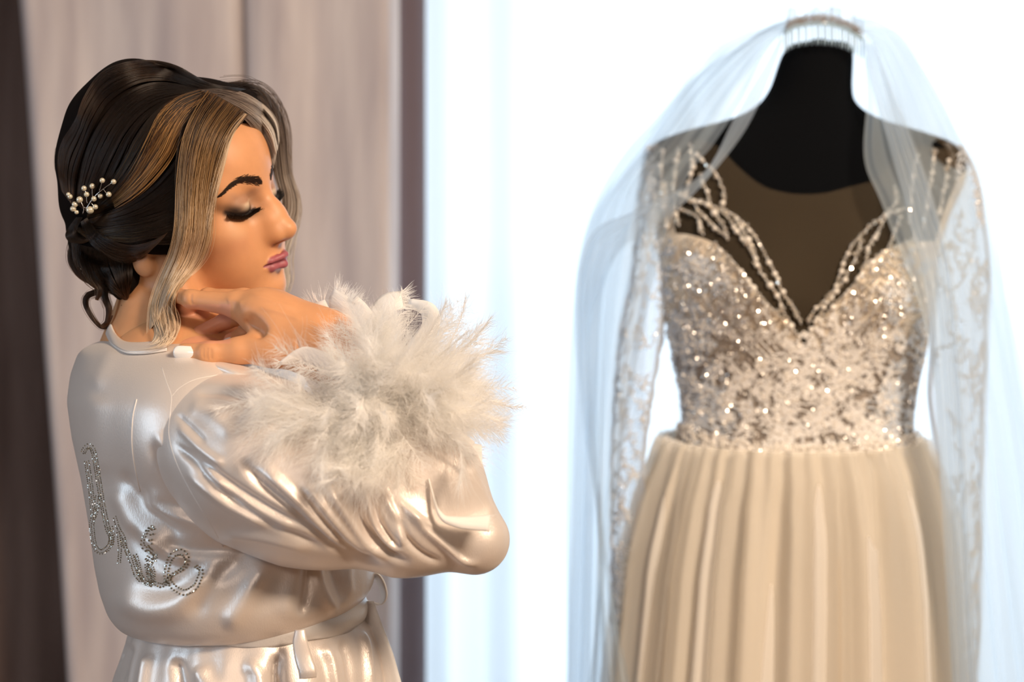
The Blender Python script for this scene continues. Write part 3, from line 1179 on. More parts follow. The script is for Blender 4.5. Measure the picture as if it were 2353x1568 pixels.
# loose curls at the nape
lock('loose_curl', [(268, 600, 1.50), (262, 640, 1.49), (235, 665, 1.49), (202, 680, 1.49), (197, 700, 1.49), (212, 730, 1.49), (232, 752, 1.49), (248, 750, 1.49), (258, 725, 1.49)], .005, .0012, 160, M_dark, twist=2)
lock('loose_curl', [(222, 600, 1.48), (238, 640, 1.48), (240, 680, 1.48), (250, 710, 1.48), (246, 740, 1.48), (232, 752, 1.48)], .006, .002, 170, M_dark, twist=2)
lock('loose_curl', [(178, 540, 1.50), (165, 570, 1.49), (163, 600, 1.49), (178, 628, 1.49), (200, 645, 1.49), (232, 655, 1.49)], .004, .002, 120, M_dark, twist=2)
lock('loose_curl', [(185, 560, 1.47), (185, 600, 1.47), (205, 640, 1.47), (228, 665, 1.47), (222, 690, 1.47)], .009, .002, 260, M_dark, twist=1)
lock('loose_curl', [(150, 330, 1.52), (136, 350, 1.52), (137, 390, 1.52), (150, 410, 1.52), (152, 440, 1.52)], .004, .002, 160, M_dark, twist=1)

# pearl hair pin
PIN = empty('hair_pin', tuple(P(195, 490, 1.47)))
tag(PIN, 'sprig of small cream pearls on silver wire pinned into the dark updo', 'hair pin')
M_pearl = mat('pearl', (0.70, 0.63, 0.48), 0.20, .35, 0.7, Coat_Weight=0.6)
M_wire = mat('silver_wire', (0.75, 0.70, 0.66), 0.25, 1.0)
pearls = [(235, 415, 6.3), (261, 418, 6.3), (193, 433, 6.3), (212, 428, 6.5), (199, 447, 6.2), (183, 459, 7.6), (216, 457, 6.4), (231, 451, 6.2), (250, 447, 6.6), (219, 476, 6.4), (207, 483, 9.0),
          (161, 452, 6.0), (172, 470, 7.0), (176, 488, 5.0), (157, 447, 5.0), (168, 480, 7.0)]
pc = {}
for i, (x, y, r) in enumerate(pearls):
    h = cast(hair_bt, x, y)
    Yh = (h[0][1] if h is not None else 1.50) - .012
    c = P(x, y, Yh)
    pc[i] = c
    V, Fc = ICO3
    mesh('pearl', c + V * r * Yh / F, Fc, M_pearl, PIN)
wires = [[(196, 484), (205, 468), (213, 458), (222, 446), (236, 436), (245, 428), (261, 418)], [(235, 415), (232, 428), (228, 439)], [(212, 428), (212, 445), (213, 452)],
         [(193, 433), (199, 447), (199, 462), (201, 467)], [(183, 459), (190, 472), (193, 482), (190, 492)], [(207, 462), (212, 470), (219, 476)], [(231, 451), (222, 446)],
         [(238, 435), (243, 442), (250, 447)], [(193, 476), (200, 480), (207, 483)]]
for w in wires:
    c = cast_many(hair_bt, catmull(w, 12), .011, 1.48)
    c[1:-1] = (c[:-2] + c[1:-1] + c[2:]) / 3
    b = MB()
    b.tube(c, .00042, 6)
    b.build('wire', M_wire, PIN)
# ------------------------------------------------------------------ the satin robe
ROBE = empty('robe', (0, 0, 0))
ROBE.parent = PERSON
ROBE.location = -PERSON.location
PHI = math.radians(26)
tf = np.array([math.cos(PHI), math.sin(PHI), 0])
tr = np.array([math.sin(PHI), -math.cos(PHI), 0])


class Loft:
    """stacked ellipses: rows of (z, centre x, centre y, half depth along facing, half width)"""

    def __init__(s, rows):
        r = np.array(sorted(rows, key=lambda q: q[0]))
        n = 160
        z = np.linspace(r[0, 0], r[-1, 0], n)
        s.z = z
        t = np.interp(z, r[:, 0], np.arange(len(r)))
        cols = []
        for c in range(1, 5):
            v = np.interp(z, r[:, 0], r[:, c])
            for _ in range(4):
                v[1:-1] = (v[:-2] + 2 * v[1:-1] + v[2:]) / 4
            cols.append(v)
        s.cx, s.cy, s.a, s.b = cols

    def __call__(s, p):
        z = p[:, 2]
        cx = np.interp(z, s.z, s.cx)
        cy = np.interp(z, s.z, s.cy)
        a = np.interp(z, s.z, s.a)
        b_ = np.interp(z, s.z, s.b)
        dx = p[:, 0] - cx
        dy = p[:, 1] - cy
        u = dx * tf[0] + dy * tf[1]
        v = dx * tr[0] + dy * tr[1]
        k0 = np.sqrt((u / a) ** 2 + (v / b_) ** 2) + 1e-9
        k1 = np.sqrt((u / a ** 2) ** 2 + (v / b_ ** 2) ** 2) + 1e-9
        d = k0 * (k0 - 1) / k1
        cap = np.maximum(s.z[0] - z, z - s.z[-1])
        return np.maximum(d, cap)


def row(py, px, a, b_, Y=1.50):
    q = P(px, py, Y)
    return (q[2], q[0], Y, a, b_)


rows = [row(783, 376, .064, .074, 1.515), row(792, 377, .076, .092, 1.515), row(810, 380, .088, .115, 1.51), row(860, 400, .104, .140, 1.505), row(920, 422, .117, .150), row(1000, 442, .121, .155),
        row(1100, 480, .128, .160), row(1200, 515, .136, .163), row(1290, 540, .142, .165), row(1350, 552, .142, .165),
        row(1400, 556, .136, .160), row(1440, 560, .128, .152)]
lf = Loft(rows)
skirt_rows = [(1.135, -.2795, 1.50, .108, .134), (1.115, -.2775, 1.50, .112, .138), (1.099, -.2740, 1.50, .124, .148), (1.070, -.2735, 1.50, .133, .158), (1.04, -.2755, 1.50, .141, .166),
              (.85, -.275, 1.50, .165, .19), (.62, -.275, 1.50, .19, .215), (.40, -.275, 1.50, .21, .235)]
lf_s = Loft(skirt_rows)


class Blouse:
    """the loft cut by a tilted, rounded hem"""

    def __call__(s, p):
        d = lf(p)
        u = (p[:, 0] - P(556, 0, 1.5)[0]) * tf[0] + (p[:, 1] - 1.5) * tf[1]
        e = (1.110 + .022 * np.clip(u / .13, -1, 1)) - p[:, 2]
        k = .035
        h = np.maximum(k - np.abs(d - e), 0) / k
        return np.maximum(d, e) + h * h * k * .25


torso = [Pr(Blouse(), (-.3, 1.5, .9), 1.6, 'u', .01),
         rcone(P(300, 905, 1.60), .050, P(285, 960, 1.63), .052, k=.04),
         rcone(AL[0] + [0, 0, -.01], .056, AL[1], .046, k=.03), rcone(AL[1], .046, AL[2] * .9 + AL[1] * .1, .04, k=.02),
         rcone(P(470, 992, 1.385), .0625, P(400, 940, 1.44), .060, k=.05), rcone(P(460, 960, 1.40), .050, P(400, 890, 1.48), .045, k=.05),
         ell(P(560, 985, 1.50), (.075, .11, .09), k=.04)]
rv, rq = surfnet(torso, (-.62, 1.22, .42), (.12, 1.84, 1.45), 0.0033, 14, smooth=2)
rn = vnormals(rv, rq)
R_ = 1.0
tor_f = [
    ([(324, 1135), (383, 1172), (465, 1205), (505, 1218)], 17, .0085), ([(275, 1075), (318, 1150), (373, 1196), (430, 1245)], 12, -.0060),
    ([(262, 1110), (300, 1190), (345, 1240), (400, 1262)], 18, .0070), ([(350, 1238), (420, 1262), (520, 1266), (680, 1270)], 13, -.0080),
    ([(335, 1222), (372, 1262), (430, 1290)], 12, .0060), ([(300, 1200), (335, 1262), (400, 1300), (470, 1308)], 12, -.0050),
    ([(345, 1012), (395, 1100), (450, 1160), (500, 1190)], 11, -.0050), ([(352, 985), (405, 1060), (460, 1115)], 10, .0045),
    ([(300, 1120), (350, 1150), (430, 1172), (490, 1198)], 10, -.0040),
    ([(262, 1350), (330, 1398), (400, 1392), (460, 1350), (510, 1300)], 24, .0100), ([(300, 1330), (370, 1352), (440, 1330), (490, 1275)], 16, -.0050),
    ([(515, 1450), (555, 1395), (585, 1340), (622, 1290)], 17, .0085), ([(440, 1430), (470, 1365), (520, 1310), (590, 1262)], 15, -.0060),
    ([(655, 1430), (670, 1360), (690, 1290)], 20, .0040), ([(690, 1420), (705, 1370), (712, 1290)], 10, -.0070),
    ([(725, 1290), (735, 1340), (760, 1390), (785, 1400)], 10, .0060), ([(760, 1300), (775, 1345), (790, 1380)], 9, -.0045), ([(800, 1290), (800, 1330), (805, 1375)], 9, .0035),
    ([(262, 790), (240, 840), (215, 900)], 14, .0020), ([(225, 900), (222, 1000), (235, 1100)], 22, .0030),
]
rv2 = folds(rv, rn, [(p_, w_ * 1.25, a_ * .75) for p_, w_, a_ in tor_f])
for _ in range(1):
    rv2 = lap(rv2, rq, .5)
kv, kq = surfnet([Pr(lf_s, (-.3, 1.5, .8), 1.6, 'u', .01)], (-.62, 1.20, .36), (.12, 1.86, 1.17), 0.0036, 14, smooth=1)
kn = vnormals(kv, kq)
ang = np.arctan2((kv[:, 0] + .275) * tr[0] + (kv[:, 1] - 1.5) * tr[1], (kv[:, 0] + .275) * tf[0] + (kv[:, 1] - 1.5) * tf[1])
side_n = np.clip(1 - abs(kn[:, 2]) * 1.3, 0, 1)
low = np.clip((1.118 - kv[:, 2]) / .10, 0, 1.6)
w_ = .0022 * np.sin(ang * 23 + 2 * np.sin(ang * 3)) * np.clip((1.13 - kv[:, 2]) / .02, 0, 1) + low * (.004 * np.sin(ang * 11 + 1.2 * np.sin(ang * 2 + 1) + 4 * kv[:, 2]) + .0015 * np.sin(ang * 27 + 1))
kv2 = kv + kn * (w_ * side_n)[:, None]
sk_f = [([(300, 1475), (285, 1520), (270, 1600)], 11, -.006), ([(345, 1500), (335, 1540), (325, 1620)], 12, .007), ([(400, 1510), (412, 1560), (425, 1620)], 14, -.008),
        ([(455, 1530), (470, 1560), (500, 1620)], 20, .007), ([(560, 1520), (590, 1550), (600, 1620)], 14, .006),
        ([(640, 1500), (630, 1545), (640, 1620)], 11, -.006), ([(735, 1480), (760, 1520), (775, 1620)], 11, .006), ([(775, 1465), (800, 1510), (815, 1620)], 10, -.006),
        ([(815, 1440), (840, 1490), (850, 1620)], 10, .006)]
kv2 = folds(kv2, kn, sk_f)


def satin(name, color=(0.76, 0.675, 0.615), rough=.40, metal=.36):
    m = mat(name, color, rough, metal, .6, Sheen_Weight=.15, Anisotropic=.0)
    noise_bump(m, 900, 0.22, 0.0009, (1, 1, .35), 4)
    return m


M_satin = satin('white_satin')
mesh('robe_bodice', rv2, rq, M_satin, ROBE)
mesh('robe_skirt', kv2, kq, M_satin, ROBE)
torso_bt = bvh(rv2, rq)

# sleeve
slv = [
    rcone(P(512, 1016, 1.370), .0670, P(600, 1065, 1.355), .076, k=.02),
    rcone(P(600, 1065, 1.355), .076, P(720, 1120, 1.345), .071, k=.03),
    rcone(P(720, 1120, 1.345), .071, P(930, 1203, 1.34), .047, k=.03),
    rcone(P(930, 1203, 1.34), .047, P(1090, 1241, 1.345), .0305, k=.02),
    rcone(P(1092, 1240, 1.345), .0300, P(1000, 1105, 1.35), .043, k=.012),
    rcone(P(1000, 1105, 1.35), .043, P(890, 975, 1.36), .047, k=.02),
    rcone(P(880, 960, 1.358), .040, P(815, 870, 1.37), .050, 's', k=.004),
]
zv, zq = surfnet(slv, (-.42, 1.22, 1.08), (.06, 1.50, 1.44), 0.0024, 16, smooth=2)
zn = vnormals(zv, zq)
slv_f = [
    ([(545, 1050), (600, 1110), (660, 1160), (745, 1236), (832, 1295)], 10, -.0085), ([(590, 1062), (660, 1130), (704, 1171), (770, 1240), (820, 1275)], 15, .0075),
    ([(500, 1110), (560, 1160), (640, 1210), (760, 1268)], 9, -.0055), ([(440, 1040), (519, 1120), (600, 1180), (700, 1235)], 8, .0045),
    ([(410, 1023), (480, 1075), (551, 1125), (640, 1180), (720, 1222)], 8, -.0060), ([(421, 1080), (519, 1158), (627, 1215)], 9, .0045),
    ([(394, 1012), (440, 1058), (490, 1110), (562, 1175)], 7, -.0045), ([(405, 975), (460, 1030), (520, 1075)], 8, .0035), ([(402, 950), (440, 985), (475, 1020)], 6, -.003),
    ([(673, 1115), (710, 1160), (755, 1212), (827, 1275), (890, 1300)], 9, -.0070), ([(690, 1105), (740, 1165), (800, 1235), (860, 1285)], 11, .0070),
    ([(806, 1100), (822, 1170), (850, 1225), (900, 1275), (950, 1296)], 9, -.0080), ([(745, 1110), (790, 1180), (840, 1245), (900, 1290)], 12, .0075),
    ([(857, 1110), (868, 1190), (900, 1245), (926, 1262)], 7, -.0075), ([(835, 1110), (850, 1180), (880, 1235), (920, 1280)], 8, .0060),
    ([(878, 1125), (895, 1165), (915, 1200), (925, 1245), (922, 1262)], 6, .0055), ([(908, 1175), (934, 1235), (975, 1275), (1020, 1295)], 7, -.0065),
    ([(925, 1160), (975, 1215), (1025, 1255), (1065, 1285), (1108, 1301)], 9, .0080), ([(960, 1195), (1010, 1235), (1060, 1275), (1095, 1292)], 5, -.0045),
    ([(905, 1140), (950, 1185), (985, 1205), (1000, 1225)], 6, .0040),
    ([(560, 930), (610, 960), (640, 1000)], 28, .0050), ([(640, 935), (650, 985), (700, 1040)], 12, -.0050),
    ([(440, 905), (500, 900), (560, 915), (620, 950)], 10, -.0040), ([(430, 930), (480, 950), (540, 1000)], 18, .0030),
    ([(500, 1230), (600, 1240), (720, 1268)], 12, .0035), ([(1080, 1060), (1110, 1130), (1140, 1190)], 12, .0025),
]
zv2 = folds(zv, zn, [(p_, w_ * 1.0, a_ * .8) for p_, w_, a_ in slv_f])
zv2 = lap(zv2, zq, .4)
M_satin2 = satin('white_satin_sleeve')
mesh('sleeve', zv2, zq, M_satin2, ROBE)
sleeve_bt = bvh(zv2, zq)
allrobe_bt = BVHTree.FromPolygons([tuple(v) for v in np.vstack([rv2, zv2])], [tuple(int(i) for i in q) for q in np.vstack([rq, zq + len(rv2)])])


def line_on(bt, pts, r, name, m, parent, n=80, off=-.0002, k=6):
    c = cast_many(bt, catmull(pts, n), off, 1.4)
    for _ in range(2):
        c[1:-1] = (c[:-2] + 2 * c[1:-1] + c[2:]) / 4
    b = MB()
    b.tube(c, r, k)
    return b.build(name, m, parent)


M_seam = satin('seam_satin', (0.78, 0.73, 0.69), .5, .15)
line_on(allrobe_bt, [(372, 845), (383, 880), (394, 912), (390, 960), (388, 1000), (402, 1055), (430, 1115), (465, 1175), (490, 1215), (512, 1256)], .0004, 'seam', M_seam, ROBE)
line_on(allrobe_bt, [(394, 912), (415, 890), (450, 872), (500, 862)], .0003, 'seam', M_seam, ROBE)
line_on(torso_bt, [(314, 918), (305, 960), (303, 1020), (310, 1075), (322, 1130)], .0007, 'seam', M_seam, ROBE, off=.0)

# neckband round the back of the neck
nb_bt = BVHTree.FromPolygons([tuple(v) for v in np.vstack([rv2, sv])], [tuple(int(i) for i in q) for q in np.vstack([rq, sq + len(rv2)])])
tl_ = cast_many(nb_bt, catmull([(255, 748), (261, 764), (273, 779), (292, 789), (330, 790), (360, 787), (385, 784)], 60), .0035, 1.5)
bl_ = cast_many(nb_bt, catmull([(246, 768), (254, 785), (270, 800), (292, 811), (330, 812), (358, 809), (384, 805)], 60), .0030, 1.5)
for c in (tl_, bl_):
    for _ in range(12):
        c[1:-1] = (c[:-2] + 2 * c[1:-1] + c[2:]) / 4
V = []
for t in np.linspace(0, 1, 8):
    V += list(tl_ * (1 - t) + bl_ * t + np.array([0, -.0022 * math.sin(t * math.pi), 0]))
o = mesh('neckband', V, grid(60, 8), M_satin, ROBE)
o.modifiers.new('thick', 'SOLIDIFY').thickness = .0018
for c, r_ in ((tl_, .0014), (bl_, .0010)):
    b = MB()
    b.tube(c + [0, -.001, 0], r_, 8)
    b.build('collar', M_seam, ROBE)

# crossing lapel in front of the chest
V, nu, nv = [], 24, 40
top = catmull([P(405, 770, 1.47), P(470, 800, 1.42), P(560, 838, 1.385), P(680, 880, 1.40), P(730, 930, 1.42)], nv)
bot = catmull([P(395, 840, 1.42), P(450, 865, 1.375), P(540, 905, 1.345), P(640, 945, 1.36), P(690, 990, 1.39)], nv)
for j in range(nv):
    for i in range(nu):
        t = i / (nu - 1)
        p = top[j] * (1 - t) + bot[j] * t
        p = p + np.array([0, -.010 * math.sin(t * math.pi) + .003 * math.sin(t * 14 + j * .15), .008 * math.sin(t * math.pi)])
        V.append(p)
o = mesh('lapel', V, grid(nu, nv), M_satin, ROBE)
o.modifiers.new('thick', 'SOLIDIFY').thickness = .0015

# belt with its loop and hanging end
V, nu, nv = [], 120, 10
for t in np.linspace(0, 1, nv):
    for i in range(nu):
        a = 2 * math.pi * i / nu
        u, v = math.cos(a), math.sin(a)
        z = 1.1195 + .0125 * (1 - 2 * t) + .002 * u
        bulge = .004 * math.sin(t * math.pi)
        cx, cy = -.2775, 1.50
        p = np.array([cx, cy, z]) + tf * u * (.118 + bulge) + tr * v * (.144 + bulge)
        p[2] += .0012 * math.sin(9 * a + 8 * t)
        V.append(p)
M_belt = satin('belt_satin', (.80, .78, .77), .40, .3)
o = mesh('belt', V, grid(nu, nv, True), M_belt, ROBE)
o.modifiers.new('thick', 'SOLIDIFY').thickness = .003
BELT = o


def ribbon(name, pts, w, wdir, m, parent, n=40, wave=.0, th=.0016):
    c = catmull([P(*p) if not isinstance(p, np.ndarray) else p for p in pts], n)
    V = []
    wdir = np.asarray(wdir, float)
    wdir /= np.linalg.norm(wdir)
    ws = np.interp(np.linspace(0, 1, n), np.linspace(0, 1, len(w)), w) if hasattr(w, '__len__') else np.full(n, w)
    for i in range(n):
        for j in range(7):
            t = j / 6 * 2 - 1
            V.append(c[i] + wdir * ws[i] * t + np.array([0, -wave * (1 - t * t), 0]))
    o = mesh(name, V, grid(7, n), m, parent)
    o.modifiers.new('thick', 'SOLIDIFY').thickness = th
    return o


ribbon('belt_loop', [(822, 1385, 1.50), (838, 1345, 1.50), (856, 1318, 1.50), (875, 1335, 1.50), (884, 1370, 1.50), (872, 1392, 1.505), (848, 1388, 1.51), (828, 1380, 1.52)], .012, (.35, -.9, .25), M_belt, ROBE, wave=.002)
ribbon('belt_end', [(690, 1448, 1.350), (690, 1475, 1.345), (697, 1510, 1.335), (706, 1540, 1.33), (708, 1558, 1.33)], [.004, .0065, .0075, .0080, .0075], (1, 0, .1), M_satin, ROBE, wave=.002)
ribbon('belt_end', [(842, 1380, 1.49), (852, 1430, 1.49), (862, 1480, 1.49), (872, 1540, 1.49), (884, 1620, 1.49)], [.008, .014, .02, .024, .028], (.9, -.4, .0), M_belt, ROBE, wave=.004)

# rhinestone lettering on the back: strokes traced as double rows of stones
M_stone = mat('rhinestone', (0.55, 0.56, 0.50), 0.08, 1.0)
M_stone2 = mat('rhinestone_dark', (0.20, 0.21, 0.20), 0.15, 1.0)


def stones(strokes, name, step=6.0, rows=(-3.2, 3.2), r=.0011, label=None):
    C = []
    for pts in strokes:
        c = catmull(pts, 200)
        seg = np.concatenate([[0], np.cumsum(np.linalg.norm(np.diff(c, axis=0), axis=1))])
        n = max(2, int(seg[-1] / step))
        s = np.linspace(0, seg[-1], n)
        x = np.interp(s, seg, c[:, 0])
        y = np.interp(s, seg, c[:, 1])
        tx = np.gradient(x)
        ty = np.gradient(y)
        l = np.hypot(tx, ty) + 1e-9
        for q, rw in enumerate(rows):
            for i in range(n):
                C.append((x[i] - ty[i] / l[i] * rw + rng.normal() * .3, y[i] + tx[i] / l[i] * rw + (step / 2 if q % 2 else 0) + rng.normal() * .3))
    pts = []
    for x, y in C:
        h = cast(torso_bt, x, y)
        if h is not None:
            pts.append(h[0] + np.array([0, -.0004, 0]))
    V, Fc = balls(pts, r, ICO1)
    o = mesh(name, V, Fc, M_stone, ROBE, smooth=False)
    tag(o, label, kind='stuff')
    return o


stones([[(192, 1040), (200, 1027), (212, 1030), (220, 1060), (228, 1110), (238, 1170), (248, 1215), (256, 1235), (252, 1255), (236, 1268), (222, 1262), (214, 1235), (212, 1200), (222, 1170), (226, 1140)],
        [(200, 1060), (206, 1100), (212, 1150), (216, 1190)], [(254, 1212), (258, 1230), (256, 1250)]], 'letter', 4.5, (-5, 0, 5), .0009)
stones([[(264, 1188), (272, 1212), (284, 1235), (290, 1262), (302, 1290), (312, 1318), (322, 1332)], [(272, 1222), (276, 1260), (274, 1292)], [(280, 1240), (296, 1275)]], 'letter', 4.5, (-3, 3), .0009)
stones([[(310, 1275), (318, 1300), (324, 1325), (334, 1338), (348, 1344), (352, 1330), (350, 1310), (342, 1295), (338, 1300), (346, 1345)], [(340, 1262), (356, 1275), (352, 1290), (336, 1282)], [(352, 1340), (372, 1346), (384, 1338)]],
       'letter', 5, (-4, 0, 4), .0009)
stones([[(350, 1208), (340, 1216), (334, 1228), (328, 1245), (332, 1258), (344, 1262)], [(352, 1215), (348, 1230), (346, 1240)], [(345, 1250), (346, 1262)]], 'letter', 7, (-3.5, 3.5), .0012)
stones([[(384, 1338), (382, 1318), (388, 1290), (400, 1272), (418, 1268), (430, 1282), (426, 1300), (410, 1312), (396, 1320), (388, 1332), (402, 1350), (424, 1360), (446, 1350), (458, 1330), (462, 1310), (450, 1300)]],
       'letter', 7, (-4, 4), .0012)
# ------------------------------------------------------------------ feather cuff
CUFF = empty('feather_cuff', (0, 0, 0))
CUFF.parent = PERSON
CUFF.location = -PERSON.location
M_feather = bpy.data.materials.new('white_feather')
M_feather.use_nodes = True
nt = M_feather.node_tree
pb = nt.nodes['Principled BSDF']
pb.inputs['Base Color'].default_value = (1.0, 0.98, 0.95, 1)
pb.inputs['Roughness'].default_value = 0.7
pb.inputs['Specular IOR Level'].default_value = 0.15
tl = nt.nodes.new('ShaderNodeBsdfTranslucent')
tl.inputs[0].default_value = (1.0, 0.99, 0.97, 1)
mxs = nt.nodes.new('ShaderNodeMixShader')
mxs.inputs[0].default_value = 0.5
nt.links.new(pb.outputs[0], mxs.inputs[1])
nt.links.new(tl.outputs[0], mxs.inputs[2])
nt.links.new(mxs.outputs[0], nt.nodes['Material Output'].inputs[0])


def feather(base, d, ln, barb, nb, curl, seed, stiff=.5, fluff=1.0, up=None, rad=.00014, quill=.0007):
    """one feather: quill and two rows of barbs"""
    r = np.random.default_rng(seed)
    d = d / np.linalg.norm(d)
    side = np.cross(d, up if up is not None else r.normal(size=3))
    side /= np.linalg.norm(side)
    nrm = np.cross(side, d)
    t = np.linspace(0, 1, 16)
    c = base + d * ln * (t[:, None] - .15 * t[:, None] ** 3 * abs(curl)) + nrm * (curl * ln * .5 * t[:, None] ** 2)
    T = np.gradient(c, axis=0)
    T /= np.linalg.norm(T, axis=1)[:, None]
    b = MB()
    b.tube(c, quill * (1 - .85 * t), 5)
    o = b.build('feather', M_feather, CUFF)
    st, rd = [], []
    for i in range(nb):
        s = r.uniform(.06, 1)
        p = np.array([np.interp(s, t, c[:, k]) for k in range(3)])
        tt = np.array([np.interp(s, t, T[:, k]) for k in range(3)])
        sd = 1 if r.uniform() > .5 else -1
        env = (np.sin(np.clip(s * 1.05, 0, 1) * math.pi) ** .5 * .75 + .3)
        L_ = barb * env * r.uniform(.6, 1.1)
        dr = side * sd * r.uniform(.6, 1.0) + tt * r.uniform(.35, .9) * (1 + .8 * s) + nrm * r.normal() * .35 * fluff
        dr /= np.linalg.norm(dr)
        n = 7
        w = np.linspace(0, 1, n)[:, None]
        wob = r.normal(size=3) * .22 * fluff
        q = p + dr * L_ * w + wob * L_ * w ** 2 + tt * L_ * .25 * w ** 2 * stiff + np.array([0, 0, -.10]) * L_ * w ** 2 * fluff
        q = q + (side * math.sin(i) + nrm * math.cos(i)) * (.03 * L_ * fluff) * np.sin(w * 9 + i)
        st.append(q)
        rd.append(rad * np.linspace(1.0, .25, n))
    return o, st, rd


WR = P(852, 925, 1.365)                         # cuff ring centre
AX = P(790, 850, 1.375) - P(960, 1080, 1.352)   # towards the hand
AX /= np.linalg.norm(AX)
E1 = np.cross(AX, [0, 1, 0])
E1 /= np.linalg.norm(E1)
E2 = np.cross(AX, E1)
SD = 100
ALLB = []


def place(n, ring, lnr, barb, nb, axr, fl, sp=None):
    global SD
    for i in range(n):
        a = 2 * math.pi * (i + rng.uniform(0, .9)) / n
        rad_ = E1 * math.cos(a) + E2 * math.sin(a)
        base = WR + rad_ * ring * rng.uniform(.6, 1.1) + AX * rng.uniform(-.030, .028)
        d = rad_ + AX * rng.uniform(*axr) + rng.normal(size=3) * .18
        ln = rng.uniform(*lnr)
        # shorter towards the hand so that the fingers stay free
        dd = d / np.linalg.norm(d)
        if dd[0] < -.35 and dd[2] > -.05:
            ln *= .45
        if dd[0] > .5:
            ln *= 1.15
        SD += 1
        o, st, rd = feather(base, d, ln, barb * rng.uniform(.7, 1.2), nb, rng.normal() * .5, SD, fluff=fl)
        ALLB.append((o, st, rd))


place(56, .040, (.060, .100), .034, 230, (-.9, .3), 1.1)
place(46, .036, (.085, .125), .032, 210, (-.9, .1), 1.0)
place(22, .032, (.045, .065), .028, 180, (.1, .8), 1.2)
place(30, .030, (.040, .070), .034, 200, (-1.4, -.3), 1.3)
def scatter(n, bx, by, bY, ang, lnr, barb, nb, fl):
    """feathers sewn round the cuff edge; directions given as angles in the picture plane (0 = right, 90 = up)"""
    global SD
    for i in range(n):
        base = P(rng.uniform(*bx), rng.uniform(*by), rng.uniform(*bY))
        a = math.radians(rng.uniform(*ang))
        d = np.array([math.cos(a), -rng.uniform(.0, .55), math.sin(a)])
        SD += 1
        ALLB.append(feather(base, d, rng.uniform(*lnr), barb * rng.uniform(.8, 1.2), nb, rng.normal() * .5, SD, fluff=fl))


scatter(26, (800, 930), (880, 990), (1.29, 1.32), (0, 360), (.035, .055), .034, 210, 1.3)
scatter(15, (740, 840), (920, 1000), (1.285, 1.31), (165, 235), (.06, .085), .034, 230, 1.1)
scatter(18, (800, 930), (970, 1030), (1.285, 1.30), (225, 300), (.04, .060), .034, 230, 1.2)
scatter(16, (900, 1000), (900, 1010), (1.295, 1.33), (-60, 40), (.05, .080), .032, 210, 1.1)
scatter(14, (820, 900), (830, 900), (1.32, 1.37), (60, 130), (.05, .075), .030, 210, 1.0)
scatter(10, (650, 760), (880, 980), (1.295, 1.31), (120, 210), (.045, .065), .026, 180, 1.0)
# single feathers that stand out of the cloud: base px, tip px
for (bx, by, bY), (tx, ty, tY), bl, n_, cu in [
    ((870, 900, 1.35), (1225, 950, 1.36), .020, 150, .25), ((900, 860, 1.37), (1070, 720, 1.38), .018, 150, -.2), ((850, 830, 1.38), (930, 655, 1.39), .018, 170, .3),
    ((830, 820, 1.38), (790, 660, 1.39), .020, 200, -.2), ((840, 860, 1.38), (985, 690, 1.39), .016, 140, -.4), ((900, 930, 1.35), (1180, 1030, 1.37), .012, 110, .2),
    ((820, 950, 1.32), (560, 1030, 1.31), .018, 150, -.3), ((800, 930, 1.32), (600, 900, 1.33), .018, 140, .3), ((860, 980, 1.31), (700, 1120, 1.30), .022, 190, .2),
    ((870, 1000, 1.31), (830, 1130, 1.30), .020, 190, .2), ((900, 1000, 1.31), (960, 1120, 1.30), .020, 180, -.2), ((800, 960, 1.31), (620, 1090, 1.30), .020, 190, .2),
    ((820, 880, 1.33), (640, 835, 1.345), .014, 150, .15), ((930, 950, 1.33), (1120, 900, 1.34), .020, 170, .2)]:
    SD += 1
    p0, p1 = P(bx, by, bY), P(tx, ty, tY)
    o, st, rd = feather(p0, p1 - p0, np.linalg.norm(p1 - p0), bl, n_, cu, SD, fluff=.6, up=np.array([0, 1.0, .2]))
    ALLB.append((o, st, rd))
for o, st, rd in ALLB:
    c = curves('barbs', st, rd, M_feather, CUFF)
    c.parent = o
    c.location = (0, 0, 0)


# broad cut quills, flat white blades with a fringed end
def blade(pts, w, name='feather_blade', fringe=24, wd=(0, 0, 1), flen=.02):
    c = catmull([P(*p) for p in pts], 24)
    T = np.gradient(c, axis=0)
    T /= np.linalg.norm(T, axis=1)[:, None]
    V = []
    m = 9
    ws = np.interp(np.linspace(0, 1, 24), np.linspace(0, 1, len(w)), w)
    S = []
    for i in range(24):
        view = np.array([0, 1.0, 0])
        s = np.cross(T[i], view)
        s /= np.linalg.norm(s) + 1e-9
        s = s + np.array([0, .5, 0])
        s /= np.linalg.norm(s)
        S.append(s)
        for j in range(m):
            t = j / (m - 1) * 2 - 1
            V.append(c[i] + s * ws[i] * t + np.array([0, -.003 * (1 - t * t), 0]))
    o = mesh(name, V, grid(m, 24), M_feather, CUFF)
    o.modifiers.new('thick', 'SOLIDIFY').thickness = .0003
    st, rd = [], []
    for i in range(fringe * 3):
        t = rng.uniform(-1, 1)
        p = c[-1] + S[-1] * ws[-1] * t
        d = T[-1] * rng.uniform(.5, 1) + S[-1] * (t * .4 + rng.normal() * .15) + np.array([0, rng.normal() * .2, 0])
        k = np.linspace(0, 1, 5)[:, None]
        st.append(p + d * flen * rng.uniform(.5, 1) * k)
        rd.append(np.linspace(.0002, .00005, 5))
    q = curves('barbs', st, rd, M_feather, CUFF)
    q.parent = o
    q.location = (0, 0, 0)


